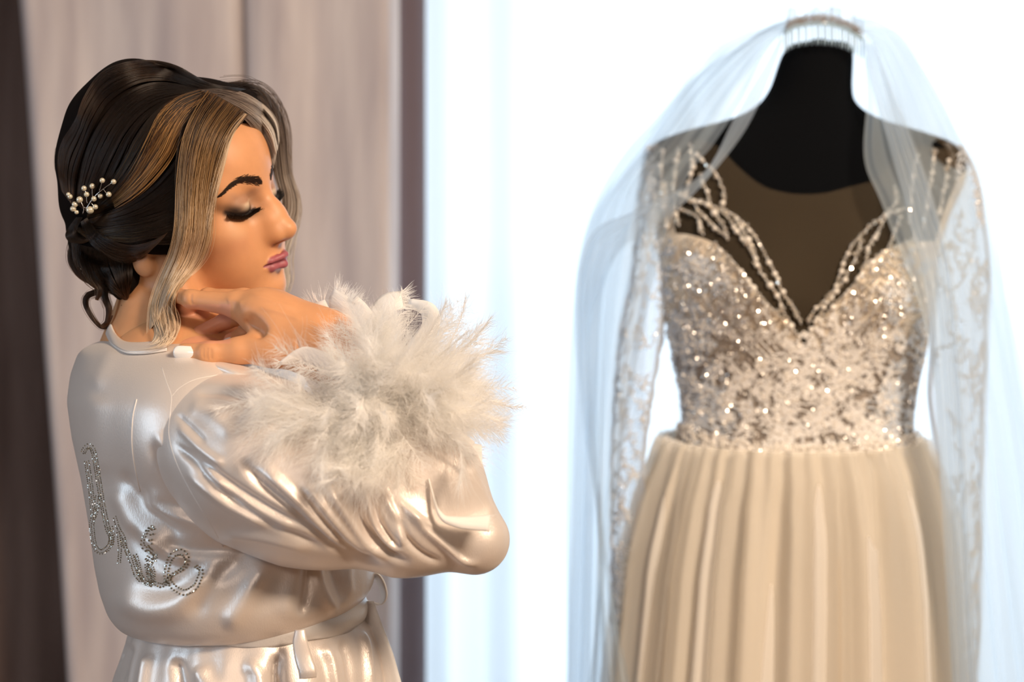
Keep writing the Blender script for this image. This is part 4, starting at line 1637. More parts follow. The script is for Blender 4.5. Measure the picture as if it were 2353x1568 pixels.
blade([(860, 800, 1.39), (800, 755, 1.395), (745, 730, 1.40), (730, 695, 1.40)], [.010, .016, .015, .009], fringe=20)
blade([(850, 810, 1.385), (830, 750, 1.40), (790, 700, 1.40), (795, 680, 1.40)], [.012, .019, .020, .016], fringe=40, flen=.018)
blade([(870, 800, 1.385), (870, 740, 1.40), (890, 700, 1.40), (925, 690, 1.40)], [.006, .012, .013, .010], fringe=40, flen=.020)
blade([(930, 820, 1.38), (985, 760, 1.39), (985, 715, 1.39), (940, 695, 1.40)], [.006, .010, .010, .004], fringe=16)
blade([(800, 880, 1.345), (750, 838, 1.345), (700, 818, 1.35), (645, 835, 1.352)], [.004, .011, .010, .002], fringe=16, flen=.014)
blade([(985, 1100, 1.302), (1010, 1180, 1.290), (1050, 1200, 1.288), (1125, 1203, 1.290)], [.0006, .0012, .0055, .0080], fringe=10, flen=.008)
blade([(1010, 1000, 1.34), (1050, 1030, 1.345), (1075, 1050, 1.35), (1108, 1050, 1.35)], [.008, .016, .017, .012], fringe=6, flen=.006)
blade([(660, 975, 1.315), (640, 1000, 1.308), (620, 1030, 1.305), (604, 1055, 1.305)], [.003, .008, .008, .003], fringe=6, flen=.006)
blade([(600, 1000, 1.308), (575, 1020, 1.306), (550, 1035, 1.305), (528, 1055, 1.305)], [.002, .005, .005, .002], fringe=6, flen=.006)
# the small white cuff lining seen under the wrist
# ------------------------------------------------------------------ black dress form
DY = 2.05
DC = P(1850, 784, DY)
DX = DC[0]


def zz(py, Y=DY):
    return CZ - (py - 784) * Y / F


def wx(px, Y=DY):
    return (px - 1176.5) * Y / F


# (py, left px, right px, half depth)
prof = [(112, 1806, 1954, .046), (122, 1798, 1958, .050), (160, 1785, 1957, .051), (200, 1772, 1955, .052), (235, 1750, 1958, .055), (262, 1715, 1985, .058), (285, 1650, 2035, .062),
        (305, 1560, 2110, .066), (330, 1500, 2190, .072), (370, 1486, 2218, .080), (430, 1492, 2205, .090), (500, 1508, 2170, .098), (600, 1522, 2138, .110), (700, 1530, 2128, .118), (800, 1548, 2118, .112),
        (880, 1566, 2100, .100), (960, 1574, 2088, .092), (1010, 1566, 2092, .092), (1100, 1530, 2120, .105), (1250, 1490, 2150, .122), (1400, 1480, 2160, .125), (1500, 1490, 2150, .12)]
pz = np.array([zz(q[0]) for q in prof])[::-1]
pl = np.array([wx(q[1]) for q in prof])[::-1]
prr = np.array([wx(q[2]) for q in prof])[::-1]
pd_ = np.array([q[3] for q in prof])[::-1]
fz = np.linspace(pz[0], pz[-1], 300)


def smooth1(v, n=10):
    v = v.copy()
    for _ in range(n):
        v[1:-1] = (v[:-2] + 2 * v[1:-1] + v[2:]) / 4
    return v


fl_, fr_, fd_ = (smooth1(np.interp(fz, pz, q)) for q in (pl, prr, pd_))
BL, BR = (wx(1700), zz(690)), (wx(1990), zz(690))


def form(a, z, off=0.0):
    """point on the dress form: a = angle, 0 facing the lens, pi/2 to the right"""
    a = np.asarray(a, float)
    z = np.asarray(z, float)
    l = np.interp(z, fz, fl_)
    r = np.interp(z, fz, fr_)
    d = np.interp(z, fz, fd_)
    cx = (l + r) / 2
    hw = (r - l) / 2 + off
    sa, ca = np.sin(a), np.cos(a)
    # slightly squared section across the shoulders
    x = cx + hw * np.sign(sa) * np.abs(sa) ** .9
    y = DY - (d + off) * np.sign(ca) * np.abs(ca) ** .9
    fr = np.clip(ca, 0, 1)
    for (bx, bz) in (BL, BR):
        y = y - .046 * np.exp(-((x - bx) / .060) ** 2 - ((z - bz) / .062) ** 2) * fr
    return np.stack([x, y, z], -1)


def form_px(px, py, off=0.0):
    """the point of the form's front seen at a pixel (found by iteration)"""
    px = np.asarray(px, float)
    py = np.asarray(py, float)
    Y = np.full(px.shape, 1.95)
    for _ in range(12):
        x = (px - 1176.5) * Y / F
        z = CZ - (py - 784) * Y / F
        l = np.interp(z, fz, fl_)
        r = np.interp(z, fz, fr_)
        u = np.clip((x - (l + r) / 2) / ((r - l) / 2), -.995, .995)
        a = np.arcsin(np.sign(u) * np.abs(u) ** (1 / .9))
        q = form(a, z, off)
        Y = q[..., 1]
    return q


na, nz_ = 96, 130
A_ = np.linspace(-math.pi, math.pi, na, endpoint=False)
Zs = np.concatenate([np.linspace(zz(1500), zz(340), 80), np.linspace(zz(335), zz(112), 50)])
AA, ZZ = np.meshgrid(A_, Zs)
V = form(AA, ZZ).reshape(-1, 3)
Fc = [list(f) for f in grid(na, len(Zs), True)]
top = len(V)
neckc = form(A_, np.full(na, zz(112)))
extra = []
for k, (s_, dz) in enumerate(((.93, .003), (.8, .001), (.45, -.001), (.1, -.001))):
    for q in neckc:
        c = neckc.mean(0)
        e = c + (q - c) * s_
        e[2] = c[2] + dz
        extra.append(e)
V = np.vstack([V, extra])
base = top - na
for k in range(4):
    for i in range(na):
        i2 = (i + 1) % na
        Fc.append([base + i, base + i2, base + na + i2, base + na + i])
    base += na
Fc.append([base + i for i in range(na)])
Fc.append([i for i in range(na)][::-1])
M_black = mat('black_jersey', (0.003, 0.0035, 0.0045), 0.9, 0, 0.05)
FORM = empty('dress_form', (DX, DY, 0))
tag(FORM, 'black fabric dress form whose bare neck shows under the veil comb', 'dress form')
mesh('torso', V, Fc, M_black, FORM)
b = MB()
b.tube([(DX, DY, .05), (DX, DY, zz(1500))], .016, 16)
b.build('pole', mat('form_pole', (.2, .2, .2), .3, 1.0), FORM)
b = MB()
for k in range(3):
    a = k * 2.094 + .5
    b.tube([(DX, DY, .12), (DX + .12 * math.cos(a), DY + .12 * math.sin(a), .06), (DX + .24 * math.cos(a), DY + .24 * math.sin(a), .012)], .011, 8)
b.build('tripod_foot', mat('form_foot', (.05, .05, .05), .4), FORM)
b = MB()
b.tube([neckc.mean(0) + [0, -.0, 0], neckc.mean(0) + [0, 0, .012]], [.020, .012], 20)
b.build('neck_cap', M_black, FORM)

# ------------------------------------------------------------------ the wedding dress
DRESS = empty('wedding_dress', (DX, DY, 0))
tag(DRESS, 'ivory wedding dress with beaded lace bodice and gathered chiffon skirt on the dress form', 'wedding dress')
M_lining = mat('champagne_lining', (0.62, 0.47, 0.33), 0.6, 0, 0.3)
noise_color(M_lining, (0.68, 0.58, 0.46), (0.88, 0.80, 0.68), 30, (1, 1, 1), 3, .35, .65)
M_illus = sheer('illusion_mesh', (0.17, 0.13, 0.085), 0.62, .3)
M_lace = sheer('lace_tulle', (0.90, 0.92, 0.95), 0.66, .6)
M_thread = mat('lace_thread', (0.88, 0.86, 0.84), 0.55, 0, .4)
M_threadc = mat('lace_thread_cool', (0.62, 0.67, 0.74), 0.5, 0.0, .4)
M_bead = mat('crystal_bead', (0.96, 0.90, 0.80), 0.06, .75, 1.0)
M_beadp = mat('pearly_bead', (0.88, 0.83, 0.76), 0.22, .1, .7)
M_seq = mat('silver_sequin', (0.96, 0.93, 0.88), 0.20, 1.0)


def panel(name, xs, top, bot, nv, m, off, parent=DRESS, fn=form_px):
    """cloth lying on the form between two outlines given over x"""
    xs = np.asarray(xs, float)
    V = []
    for t in np.linspace(0, 1, nv):
        py = top * (1 - t) + bot * t
        V.append(fn(xs, py, off))
    o = mesh(name, np.vstack(V), grid(len(xs), nv), m, parent)
    return o


def curve_y(pts, xs):
    p = catmull(pts, 300)
    o = np.argsort(p[:, 0])
    return np.interp(xs, p[o, 0], p[o, 1])


# back and sides of the bodice, all round
na2 = 80
aa = np.linspace(math.radians(62), math.radians(298), na2)
V = []
for t in np.linspace(0, 1, 40):
    for a in aa:
        zt = zz(420) - .02 * math.sin(a * 3)
        z = zt * (1 - t) + zz(1030) * t
        V.append(form(a, z, .004))
mesh('bodice_back', V, grid(na2, 40), M_lining, DRESS)
V = []
aa3 = np.linspace(math.radians(54), math.radians(306), 70)
for t in np.linspace(0, 1, 14):
    V += [form(a, zz(292) * (1 - t) + zz(450) * t, .0035) for a in aa3]
mesh('illusion_back', V, grid(70, 14), M_illus, DRESS)
# illusion front from the scooped neckline
xs = np.linspace(1496, 2204, 150)
neck_l = curve_y([(1480, 352), (1520, 322), (1560, 312), (1600, 318), (1640, 330), (1665, 348), (1700, 385), (1750, 425), (1800, 442), (1850, 447), (1900, 443), (1950, 430), (2010, 412), (2040, 380), (2075, 345), (2110, 335), (2150, 340), (2190, 350), (2215, 370)], xs)
panel('illusion_panel', xs, neck_l, np.full(150, 860.0), 60, M_illus, .003)
# cups and midriff
sweet = [(1528, 520), (1560, 535), (1600, 540), (1650, 560), (1700, 610), (1745, 670), (1785, 715), (1815, 745), (1838, 772), (1846, 800), (1848, 806), (1851, 800), (1858, 765), (1880, 738), (1915, 700), (1960, 650), (2000, 600), (2040, 570), (2080, 556), (2120, 555), (2150, 560)]
xs = np.linspace(1530, 2134, 240)
ytop = curve_y(sweet, xs)
ybot = curve_y([(1540, 985), (1575, 1000), (1700, 1040), (1830, 1052), (1960, 1048), (2060, 1030), (2110, 1015), (2140, 1005)], xs)


def front_rel(xs, py, off):
    """outer columns follow the side of the form at each height"""
    xs = np.asarray(xs, float)
    lo_x, hi_x = 1530.0, 2134.0
    z = zz(np.asarray(py, float))
    l = 1176.5 + np.interp(z, fz, fl_) / DY * F
    r = 1176.5 + np.interp(z, fz, fr_) / DY * F
    t = (xs - lo_x) / (hi_x - lo_x)
    w = np.clip(np.abs(t - .5) * 2, 0, 1) ** 2
    x2 = xs * (1 - w) + (l + (r - l) * t) * w
    x2 = np.clip(x2, l + 2, r - 2)
    return form_px(x2, py, off)


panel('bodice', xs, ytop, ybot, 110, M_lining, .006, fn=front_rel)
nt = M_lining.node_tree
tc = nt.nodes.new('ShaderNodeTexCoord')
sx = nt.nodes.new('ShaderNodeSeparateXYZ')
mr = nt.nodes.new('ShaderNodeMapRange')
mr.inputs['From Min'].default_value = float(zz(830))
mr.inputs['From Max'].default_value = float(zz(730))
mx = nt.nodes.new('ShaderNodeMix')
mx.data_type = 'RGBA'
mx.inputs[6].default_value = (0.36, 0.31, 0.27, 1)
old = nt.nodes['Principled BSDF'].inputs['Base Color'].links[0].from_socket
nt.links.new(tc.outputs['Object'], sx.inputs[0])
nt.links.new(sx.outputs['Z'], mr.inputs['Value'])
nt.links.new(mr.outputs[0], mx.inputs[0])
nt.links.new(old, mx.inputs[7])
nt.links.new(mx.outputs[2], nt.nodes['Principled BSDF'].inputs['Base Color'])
# soft seams that fan up the cups
for sgn in (0, 1):
    for k in range(6):
        t = k / 5
        if sgn == 0:
            q = [(1840 - 20 * k, 850 - 6 * k), (1790 - 34 * k, 770 - 12 * k), (1760 - 38 * k, 690 - 14 * k)]
        else:
            q = [(1856 + 20 * k, 850 - 6 * k), (1905 + 30 * k, 770 - 12 * k), (1940 + 32 * k, 690 - 14 * k)]
        c = catmull(q, 20)
        b = MB()
        b.tube(front_rel(c[:, 0], c[:, 1], .0075), .0016, 5)
        b.build('bodice_seam', M_thread, DRESS)

# lace: branching corded vines with leaves, beads on them
LV = []
BP, BRr = [], []


def vine(x, y, ang, ln, bend, depth=0, r=.0011, mb=None, fn=form_px, off=.009):
    n = 10
    pts = []
    for i in range(n):
        pts.append((x, y))
        x += math.cos(ang) * ln / n
        y += math.sin(ang) * ln / n
        ang += bend / n
    p = np.array(pts)
    q = fn(p[:, 0], p[:, 1], off)
    mb.tube(q, np.linspace(r, r * .45, n), 4)
    for i in range(1, n, 2):
        if rng.uniform() < .75:
            BP.append(q[i] + rng.normal(size=3) * .001)
            BRr.append(rng.uniform(.0010, .0023))
        # leaf
        la = ang + rng.choice([-1, 1]) * rng.uniform(.6, 1.2)
        L_ = rng.uniform(8, 18)
        lx = p[i, 0] + math.cos(la) * L_
        ly = p[i, 1] + math.sin(la) * L_
        mx_, my_ = (p[i, 0] + lx) / 2, (p[i, 1] + ly) / 2
        w = L_ * .22
        e = fn(np.array([p[i, 0], mx_ - math.sin(la) * w, lx, mx_ + math.cos(la + 1.57) * -w]), np.array([p[i, 1], my_ + math.cos(la) * w, ly, my_ - math.cos(la) * w]), off)
        e = fn(np.array([p[i, 0], mx_ - math.sin(la) * w, lx, mx_ + math.sin(la) * w]), np.array([p[i, 1], my_ + math.cos(la) * w, ly, my_ - math.cos(la) * w]), off)
        if np.isfinite(e).all():
            mb.add(np.vstack([e, e + [0, -.0012, 0]]), [(0, 1, 2, 3), (4, 7, 6, 5), (0, 4, 5, 1), (1, 5, 6, 2), (2, 6, 7, 3), (3, 7, 4, 0)])
    if depth < 1:
        for k in (3, 6):
            vine(p[k, 0], p[k, 1], ang + rng.uniform(-1.4, 1.4), ln * .5, rng.uniform(-2, 2), depth + 1, r * .8, mb, fn, off)


def inside_bodice(x, y):
    return y > np.interp(x, xs, ytop) + 6 and y < np.interp(x, xs, ybot) - 4


mbw, mbc = MB(), MB()
cnt = 0
while cnt < 330:
    x, y = rng.uniform(1535, 2132), rng.uniform(540, 1045)
    if not inside_bodice(x, y):
        continue
    dens = .30 + .70 * (y > 760) + .3 * (x < 1640) + .2 * (x > 2040)
    if rng.uniform() > dens:
        continue
    cnt += 1
    edge = x < 1650 or x > 2050
    vine(x, y, rng.uniform(0, 6.28) if y > 760 else rng.uniform(.8, 2.2), rng.uniform(25, 60), rng.uniform(-3, 3), 0, rng.uniform(.0009, .0016), mbc if edge else mbw, front_rel)
# medallion on the midriff and horizontal cords towards the waist
for k in range(10):
    yy = 905 + k * 12
    for s_ in (0, 1):
        c = catmull([(1575, yy - 8), (1640, yy + 12), (1700, yy + 22)] if s_ == 0 else [(2085, yy + 8), (2030, yy + 16), (1990, yy + 22)], 16)
        mbc.tube(front_rel(c[:, 0], c[:, 1] + 3 * np.sin(c[:, 0] * .1 + k), .0085), .0016, 4)
for rr in (26, 44, 66, 92):
    th = np.linspace(0, 2 * math.pi, 40)
    mbw.tube(front_rel(1842 + rr * 1.25 * np.cos(th), 905 + rr * np.sin(th) * (1 + .12 * np.cos(th * 6)), .009), .0014, 4)
mbw.build('lace_vines', M_thread, DRESS, smooth=False)['kind'] = 'stuff'
mbc.build('lace_vines', M_threadc, DRESS, smooth=False)['kind'] = 'stuff'
V, Fc = balls(BP, BRr)
mesh('lace_beads', V, Fc, M_beadp, DRESS, smooth=False)['kind'] = 'stuff'
# scattered sparkling sequins, thickest on the cups
pts, rs = [], []
while len(pts) < 3800:
    x, y = rng.uniform(1540, 2128), rng.uniform(545, 1045)
    if not inside_bodice(x, y):
        continue
    cup = math.exp(-((x - 1690) / 90) ** 2 - ((y - 660) / 90) ** 2) + math.exp(-((x - 2010) / 90) ** 2 - ((y - 660) / 90) ** 2)
    if rng.uniform() > .25 + cup:
        continue
    pts.append(front_rel(np.array([x]), np.array([y]), .0095)[0])
    rs.append(rng.uniform(.0009, .0022))
V, Fc = balls(pts, rs)
mesh('sequins', V, Fc, M_seq, DRESS, smooth=False)['kind'] = 'stuff'

# bead strings over the illusion panel
strings = [
    [(1610, 355), (1630, 378), (1650, 395), (1662, 420), (1672, 450), (1668, 475)],
    [(1618, 405), (1632, 440), (1640, 470)], [(1595, 330), (1600, 380), (1590, 430), (1575, 470)], [(1570, 345), (1562, 400), (1560, 460), (1570, 520)],
    [(1535, 350), (1530, 400), (1535, 460), (1545, 520)], [(1500, 370), (1510, 420), (1522, 480), (1530, 540)],
    [(1555, 440), (1600, 460), (1650, 475), (1700, 500), (1740, 545), (1765, 590), (1785, 630), (1800, 670), (1825, 705), (1842, 745)],
    [(1600, 462), (1620, 490), (1650, 520), (1675, 545)], [(1640, 475), (1665, 510), (1680, 550)], [(1668, 482), (1700, 530), (1730, 575), (1745, 615)],
    [(1700, 505), (1735, 570), (1750, 620), (1790, 680), (1805, 720), (1818, 740)], [(1575, 480), (1610, 500), (1625, 540)],
    [(2050, 430), (2050, 470), (2030, 490)], [(2070, 480), (2020, 500), (1985, 530), (1955, 565), (1935, 605), (1922, 650), (1905, 680), (1870, 715), (1858, 745)],
    [(2035, 490), (2010, 535), (1990, 570), (1985, 610), (1960, 650)], [(2060, 500), (2045, 540), (2035, 570)], [(1975, 555), (1960, 600), (1920, 670), (1890, 710), (1872, 745)],
    [(2100, 360), (2090, 400), (2085, 450), (2080, 500)], [(2140, 350), (2130, 410), (2120, 470), (2110, 530)], [(2170, 370), (2160, 430), (2145, 500)], [(2080, 500), (2090, 540), (2085, 560)],
    [(1650, 560), (1700, 612), (1745, 672), (1785, 717), (1815, 747), (1838, 775)], [(2080, 556), (2040, 572), (2000, 602), (1960, 652), (1915, 702), (1880, 740), (1860, 770)],
]
bd = []
cord = MB()
for s_ in strings:
    c = catmull(s_, 60)
    L_ = np.concatenate([[0], np.cumsum(np.linalg.norm(np.diff(c, axis=0), axis=1))])
    q = form_px(c[:, 0], c[:, 1], .007)
    cord.tube(q, .0011, 5)
    d = 0
    while d < L_[-1]:
        x, y = np.interp(d, L_, c[:, 0]), np.interp(d, L_, c[:, 1])
        r = rng.choice([.0028, .0034, .0042, .0052], p=[.35, .35, .2, .1])
        bd.append((x + rng.normal() * 1.5, y + rng.normal() * 1.5, r))
        d += r * 2 * 1600 * 1.02
cord.build('bead_cords', M_thread, DRESS)['kind'] = 'stuff'
pm = {}
V0, F0 = ICO1
me_b = bpy.data.meshes.new('bead')
me_b.from_pydata([tuple(v) for v in V0], [], [tuple(map(int, f)) for f in F0])
me_b.materials.append(M_bead)
me_p = bpy.data.meshes.new('bead')
V1, F1 = ICO2
me_p.from_pydata([tuple(v) for v in V1], [], [tuple(map(int, f)) for f in F1])
me_p.materials.append(M_beadp)
for f in me_p.polygons:
    f.use_smooth = True
rng.shuffle(bd)
rest_p, rest_r = [], []
for i, (x, y, r) in enumerate(sorted(bd, key=lambda q: -q[2])):
    q = form_px(np.array([x]), np.array([y]), .0085)[0]
    if i < 290:
        o = bpy.data.objects.new('bead', me_b if rng.uniform() < .6 else me_p)
        COL.objects.link(o)
        o.parent = DRESS
        o.location = q - np.array([DX, DY, 0])
        o.scale = (r, r, r)
        o.rotation_euler = rng.uniform(0, 3, 3)
    else:
        rest_p.append(q)
        rest_r.append(r)
if rest_p:
    V, Fc = balls(rest_p, rest_r)
    mesh('small_beads', V, Fc, M_bead, DRESS, smooth=False)['kind'] = 'stuff'
# beaded waistband
xs3 = np.linspace(1562, 2104, 180)
yb = curve_y([(1540, 985), (1575, 1000), (1700, 1040), (1830, 1052), (1960, 1048), (2060, 1030), (2110, 1015), (2140, 1005)], xs3)
panel('waistband', np.clip(xs3, 1568, 2092), yb - 26, yb + 4, 6, M_lining, .0095)
pts, rs = [], []
for i in range(520):
    x = rng.uniform(1566, 2094)
    y = np.interp(x, xs3, yb) + rng.uniform(-30, 6)
    pts.append(form_px(np.array([x]), np.array([y]), .011)[0])
    rs.append(rng.uniform(.0014, .0030))
V, Fc = balls(pts, rs)
mesh('waistband_beads', V, Fc, M_beadp, DRESS, smooth=False)['kind'] = 'stuff'

# skirt: gathered chiffon, pleats fall from the waist
M_chiffon = bpy.data.materials.new('ivory_chiffon')
M_chiffon.use_nodes = True
nt = M_chiffon.node_tree
pb = nt.nodes['Principled BSDF']
pb.inputs['Base Color'].default_value = (0.95, 0.92, 0.87, 1)
pb.inputs['Roughness'].default_value = .75
pb.inputs['Specular IOR Level'].default_value = .2
tl = nt.nodes.new('ShaderNodeBsdfTranslucent')
tl.inputs[0].default_value = (0.92, 0.88, 0.80, 1)
mxs = nt.nodes.new('ShaderNodeMixShader')
mxs.inputs[0].default_value = .34
nt.links.new(pb.outputs[0], mxs.inputs[1])
nt.links.new(tl.outputs[0], mxs.inputs[2])
nt.links.new(mxs.outputs[0], nt.nodes['Material Output'].inputs[0])


def skirt(name, off, seed, m, zb=.03, amp=1.0):
    r = np.random.default_rng(seed)
    nu, nv = 720, 70
    A = np.linspace(-math.pi, math.pi, nu, endpoint=False)
    ph = r.uniform(0, 6.28, 8)
    V = []
    zt = zz(1040)
    for j in range(nv):
        t = j / (nv - 1)
        z = zt + (zb - zt) * t ** 1.25
        py = 784 + (CZ - z) / DY * F
        lf_ = np.interp(py, [990, 1060, 1150, 1300, 1568, 3200], [1560, 1523, 1492, 1462, 1430, 1330])
        rt_ = np.interp(py, [990, 1040, 1100, 1200, 1350, 1568, 3200], [2098, 2105, 2130, 2152, 2166, 2172, 2330])
        hw = (rt_ - lf_) / 2 * DY / F + off
        cx = ((rt_ + lf_) / 2 - 1176.5) * DY / F
        dp = np.interp(py, [990, 1100, 1300, 1568, 3200], [.098, .125, .145, .17, .30]) + off
        f = np.clip(t * 6, .25, 1) * amp
        w = .0045 * np.sin(46 * A + ph[0] + .6 * t) * (1 - t * .5) + f * (.011 * np.sin(17 * A + ph[1] + .5 * np.sin(2 * A)) + .0065 * np.sin(27 * A + ph[2] + .8 * t) + .010 * t * np.sin(11 * A + ph[3]))
        w = w + f * .006 * np.abs(np.sin(9.5 * A + ph[4]))
        dz = .012 * np.clip(1 - t * 12, 0, 1) * 0
        # waist seam dips at the front
        zf = z + .012 * np.clip(1 - t * 6, 0, 1) + (zz(1046) - zz(1000)) * (np.cos(A) * .5 - .0) * np.clip(1 - t * 3, 0, 1) + .012 * np.clip(1 - t * 3, 0, 1)
        V.append(np.stack([cx + (hw + w) * np.sin(A), DY - (dp + w) * np.cos(A), zf], -1))
    return mesh(name, np.vstack(V), grid(nu, nv, True), m, DRESS)


skirt('skirt', .0, 3, M_chiffon)
M_under = mat('ivory_underskirt', (0.62, 0.54, 0.44), 0.7, 0, .2)
skirt('underskirt', -.018, 8, M_under, .06, .5)
M_chif2 = sheer('chiffon_overlay', (0.92, 0.86, 0.76), .55, .5)
skirt('skirt_overlay', .010, 11, M_chif2, .03, 1.2)


# hanging empty sleeves of lace tulle
def sleeve_hang(side, rowsp, Y0, seed):
    """rows: (py, inner px, outer px)"""
    r = np.random.default_rng(seed)
    nu, nv = 56, 80
    py = np.linspace(rowsp[0][0], rowsp[-1][0], nv)
    a = smooth1(np.interp(py, [q[0] for q in rowsp], [q[1] for q in rowsp]), 4)
    b_ = smooth1(np.interp(py, [q[0] for q in rowsp], [q[2] for q in rowsp]), 4)
    V = []
    th = np.linspace(0, 2 * math.pi, nu, endpoint=False)
    for j in range(nv):
        z = zz(py[j], Y0)
        c = wx((a[j] + b_[j]) / 2, Y0)
        hw = abs(wx(b_[j], Y0) - wx(a[j], Y0)) / 2
        w = .005 * np.sin(5 * th + j * .03 + seed) + .003 * np.sin(9 * th + 1)
        V.append(np.stack([c + (hw + w) * np.cos(th), Y0 - (hw * .55 + .01 + w) * np.sin(th), np.full(nu, z)], -1))
    o = mesh('sleeve', np.vstack(V), grid(nu, nv, True), M_lace, DRESS)

    def on(px, pyy, off=0.0):
        px = np.asarray(px, float)
        pyy = np.asarray(pyy, float)
        aa_, bb_ = np.interp(pyy, py, a), np.interp(pyy, py, b_)
        c = wx((aa_ + bb_) / 2, Y0)
        hw = np.abs(wx(bb_, Y0) - wx(aa_, Y0)) / 2
        x = wx(px, Y0)
        u = np.clip((x - c) / hw, -.98, .98)
        return np.stack([c + hw * u, Y0 - (hw * .55 + .014) * np.sqrt(1 - u * u) - off, zz(pyy, Y0)], -1)
    mb = MB()
    nvn = 120
    for k in range(nvn):
        pyk = rng.uniform(rowsp[0][0] + 10, rowsp[-1][0] - 20)
        aa_, bb_ = np.interp(pyk, py, a), np.interp(pyk, py, b_)
        e = rng.uniform() ** .7
        pxk = (aa_ + bb_) / 2 + (bb_ - aa_) * (.5 * e * (1 if rng.uniform() < .7 else -1) * .95)
        vine(pxk, pyk, 1.57 + rng.uniform(-.7, .7), rng.uniform(30, 75), rng.uniform(-1.5, 1.5), 1, rng.uniform(.0010, .0018), mb, on, .002)
    for sd in (a, b_):
        q = on(sd + (2 if sd is a else -2), py, 0)
        q = q + np.stack([.0015 * np.sin(py * .35), 0 * py, 0 * py], -1)
        mb.tube(q, .0022, 5)
    mb.build('sleeve_lace', M_threadc, DRESS, smooth=False)['kind'] = 'stuff'
    return on


BP, BRr = [], []
sleeve_hang(-1, [(335, 1560, 1492), (380, 1555, 1482), (450, 1540, 1470), (540, 1535, 1462), (640, 1530, 1455), (760, 1525, 1425), (900, 1500, 1412), (1050, 1478, 1406), (1200, 1480, 1406), (1330, 1440, 1406), (1430, 1425, 1408)], 2.04, 3)
sleeve_hang(1, [(335, 2110, 2205), (380, 2120, 2232), (450, 2130, 2250), (540, 2140, 2262), (640, 2145, 2268), (760, 2140, 2262), (900, 2130, 2256), (1050, 2150, 2250), (1200, 2160, 2248), (1400, 2165, 2246), (1640, 2170, 2235)], 2.04, 6)
V, Fc = balls(BP, BRr)
mesh('sleeve_beads', V, Fc, M_beadp, DRESS, smooth=False)['kind'] = 'stuff'

# ------------------------------------------------------------------ veil on its comb
VEIL = empty('veil', tuple(P(1888, 60, 2.02)))
tag(VEIL, 'long white tulle veil on a clear comb, draped over the dress form neck', 'veil')
M_tulle = sheer('white_tulle', (0.74, 0.88, 1.0), 0.60, .55)
M_tulle2 = sheer('gathered_tulle', (0.76, 0.88, 1.0), 0.56, .6)
M_comb = mat('clear_comb_plastic', (0.46, 0.62, 0.74), 0.15, 0, .8, Transmission_Weight=.1)
arch = catmull([P(1803, 74, 1.99), P(1830, 60, 1.985), P(1885, 53, 1.98), P(1935, 62, 1.985), P(1982, 88, 1.99)], 60)
b = MB()
b.tube(arch, .0030, 8)
b.build('comb_bar', M_comb, VEIL)
for i in range(24):
    t = i / 23
    p = arch[int(t * 59)]
    d = np.array([(t - .5) * .006, -.002, -1.0])
    L_ = .031 - .004 * abs(t - .5)
    b = MB()
    q = np.array([p, p + d * L_ * .5 + [0, -.002, 0], p + d * L_ * .9 + [0, -.001, 0], p + d * L_])
    b.tube(q, [.0013, .0013, .0010, .0005], 6)
    b.build('comb_tooth', M_comb, VEIL)
b = MB()
for k in range(14):
    c = arch.copy()
    c = c + np.array([0, 0, .003]) + np.stack([.001 * np.sin(np.arange(60) * .9 + k), -.003 + .003 * np.cos(k) + .0 * np.arange(60), .003 * np.sin(np.arange(60) * .5 + k * 2) + .0005 * k], -1)
    b.tube(c[k % 4:60 - (k * 3) % 5], .0005, 4)
o = b.build('comb_stitching', mat('cream_ribbon', (.36, .31, .27), .6), VEIL)
# gathered ruffle standing above the comb
nu, nv = 160, 10
V = []
for j in range(nv):
    t = j / (nv - 1)
    for i in range(nu):
        s_ = i / (nu - 1)
        p = np.array([np.interp(s_ * 59, range(60), arch[:, k]) for k in range(3)])
        hgt = .014 + .008 * abs(math.sin(s_ * 7 + 1)) + .006 * math.sin(s_ * 23)
        V.append(p + np.array([.003 * math.sin(s_ * 60), -.002 + .010 * math.sin(s_ * 44) * t, hgt * t]))
mesh('ruffle', V, grid(nu, nv), M_tulle2, VEIL)


def tulle(name, topc, botc, mids, nu, nv, wav, m, seed, ph=0):
    """sheet of tulle between successive cross lines (each a list of points)"""
    r = np.random.default_rng(seed)
    rowsc = [catmull(c, nu) for c in [topc] + mids + [botc]]
    rowsc = np.array(rowsc)
    G = np.zeros((nv, nu, 3))
    for i in range(nu):
        G[:, i] = catmull(rowsc[:, i], nv)
    u = np.linspace(0, 1, nu)
    pr = r.uniform(0, 6.28, 6)
    for j in range(nv):
        t = j / (nv - 1)
        w = wav * (.35 + .65 * t) * (np.sin(u * 31 + pr[0] + t * 2) + .8 * np.sin(u * 53 + pr[1] - t) + .9 * np.sin(u * 17 + pr[2]))
        G[j, :, 1] += w
        G[j, :, 0] += w * .6
    return mesh(name, G.reshape(-1, 3), grid(nu, nv), m, VEIL)


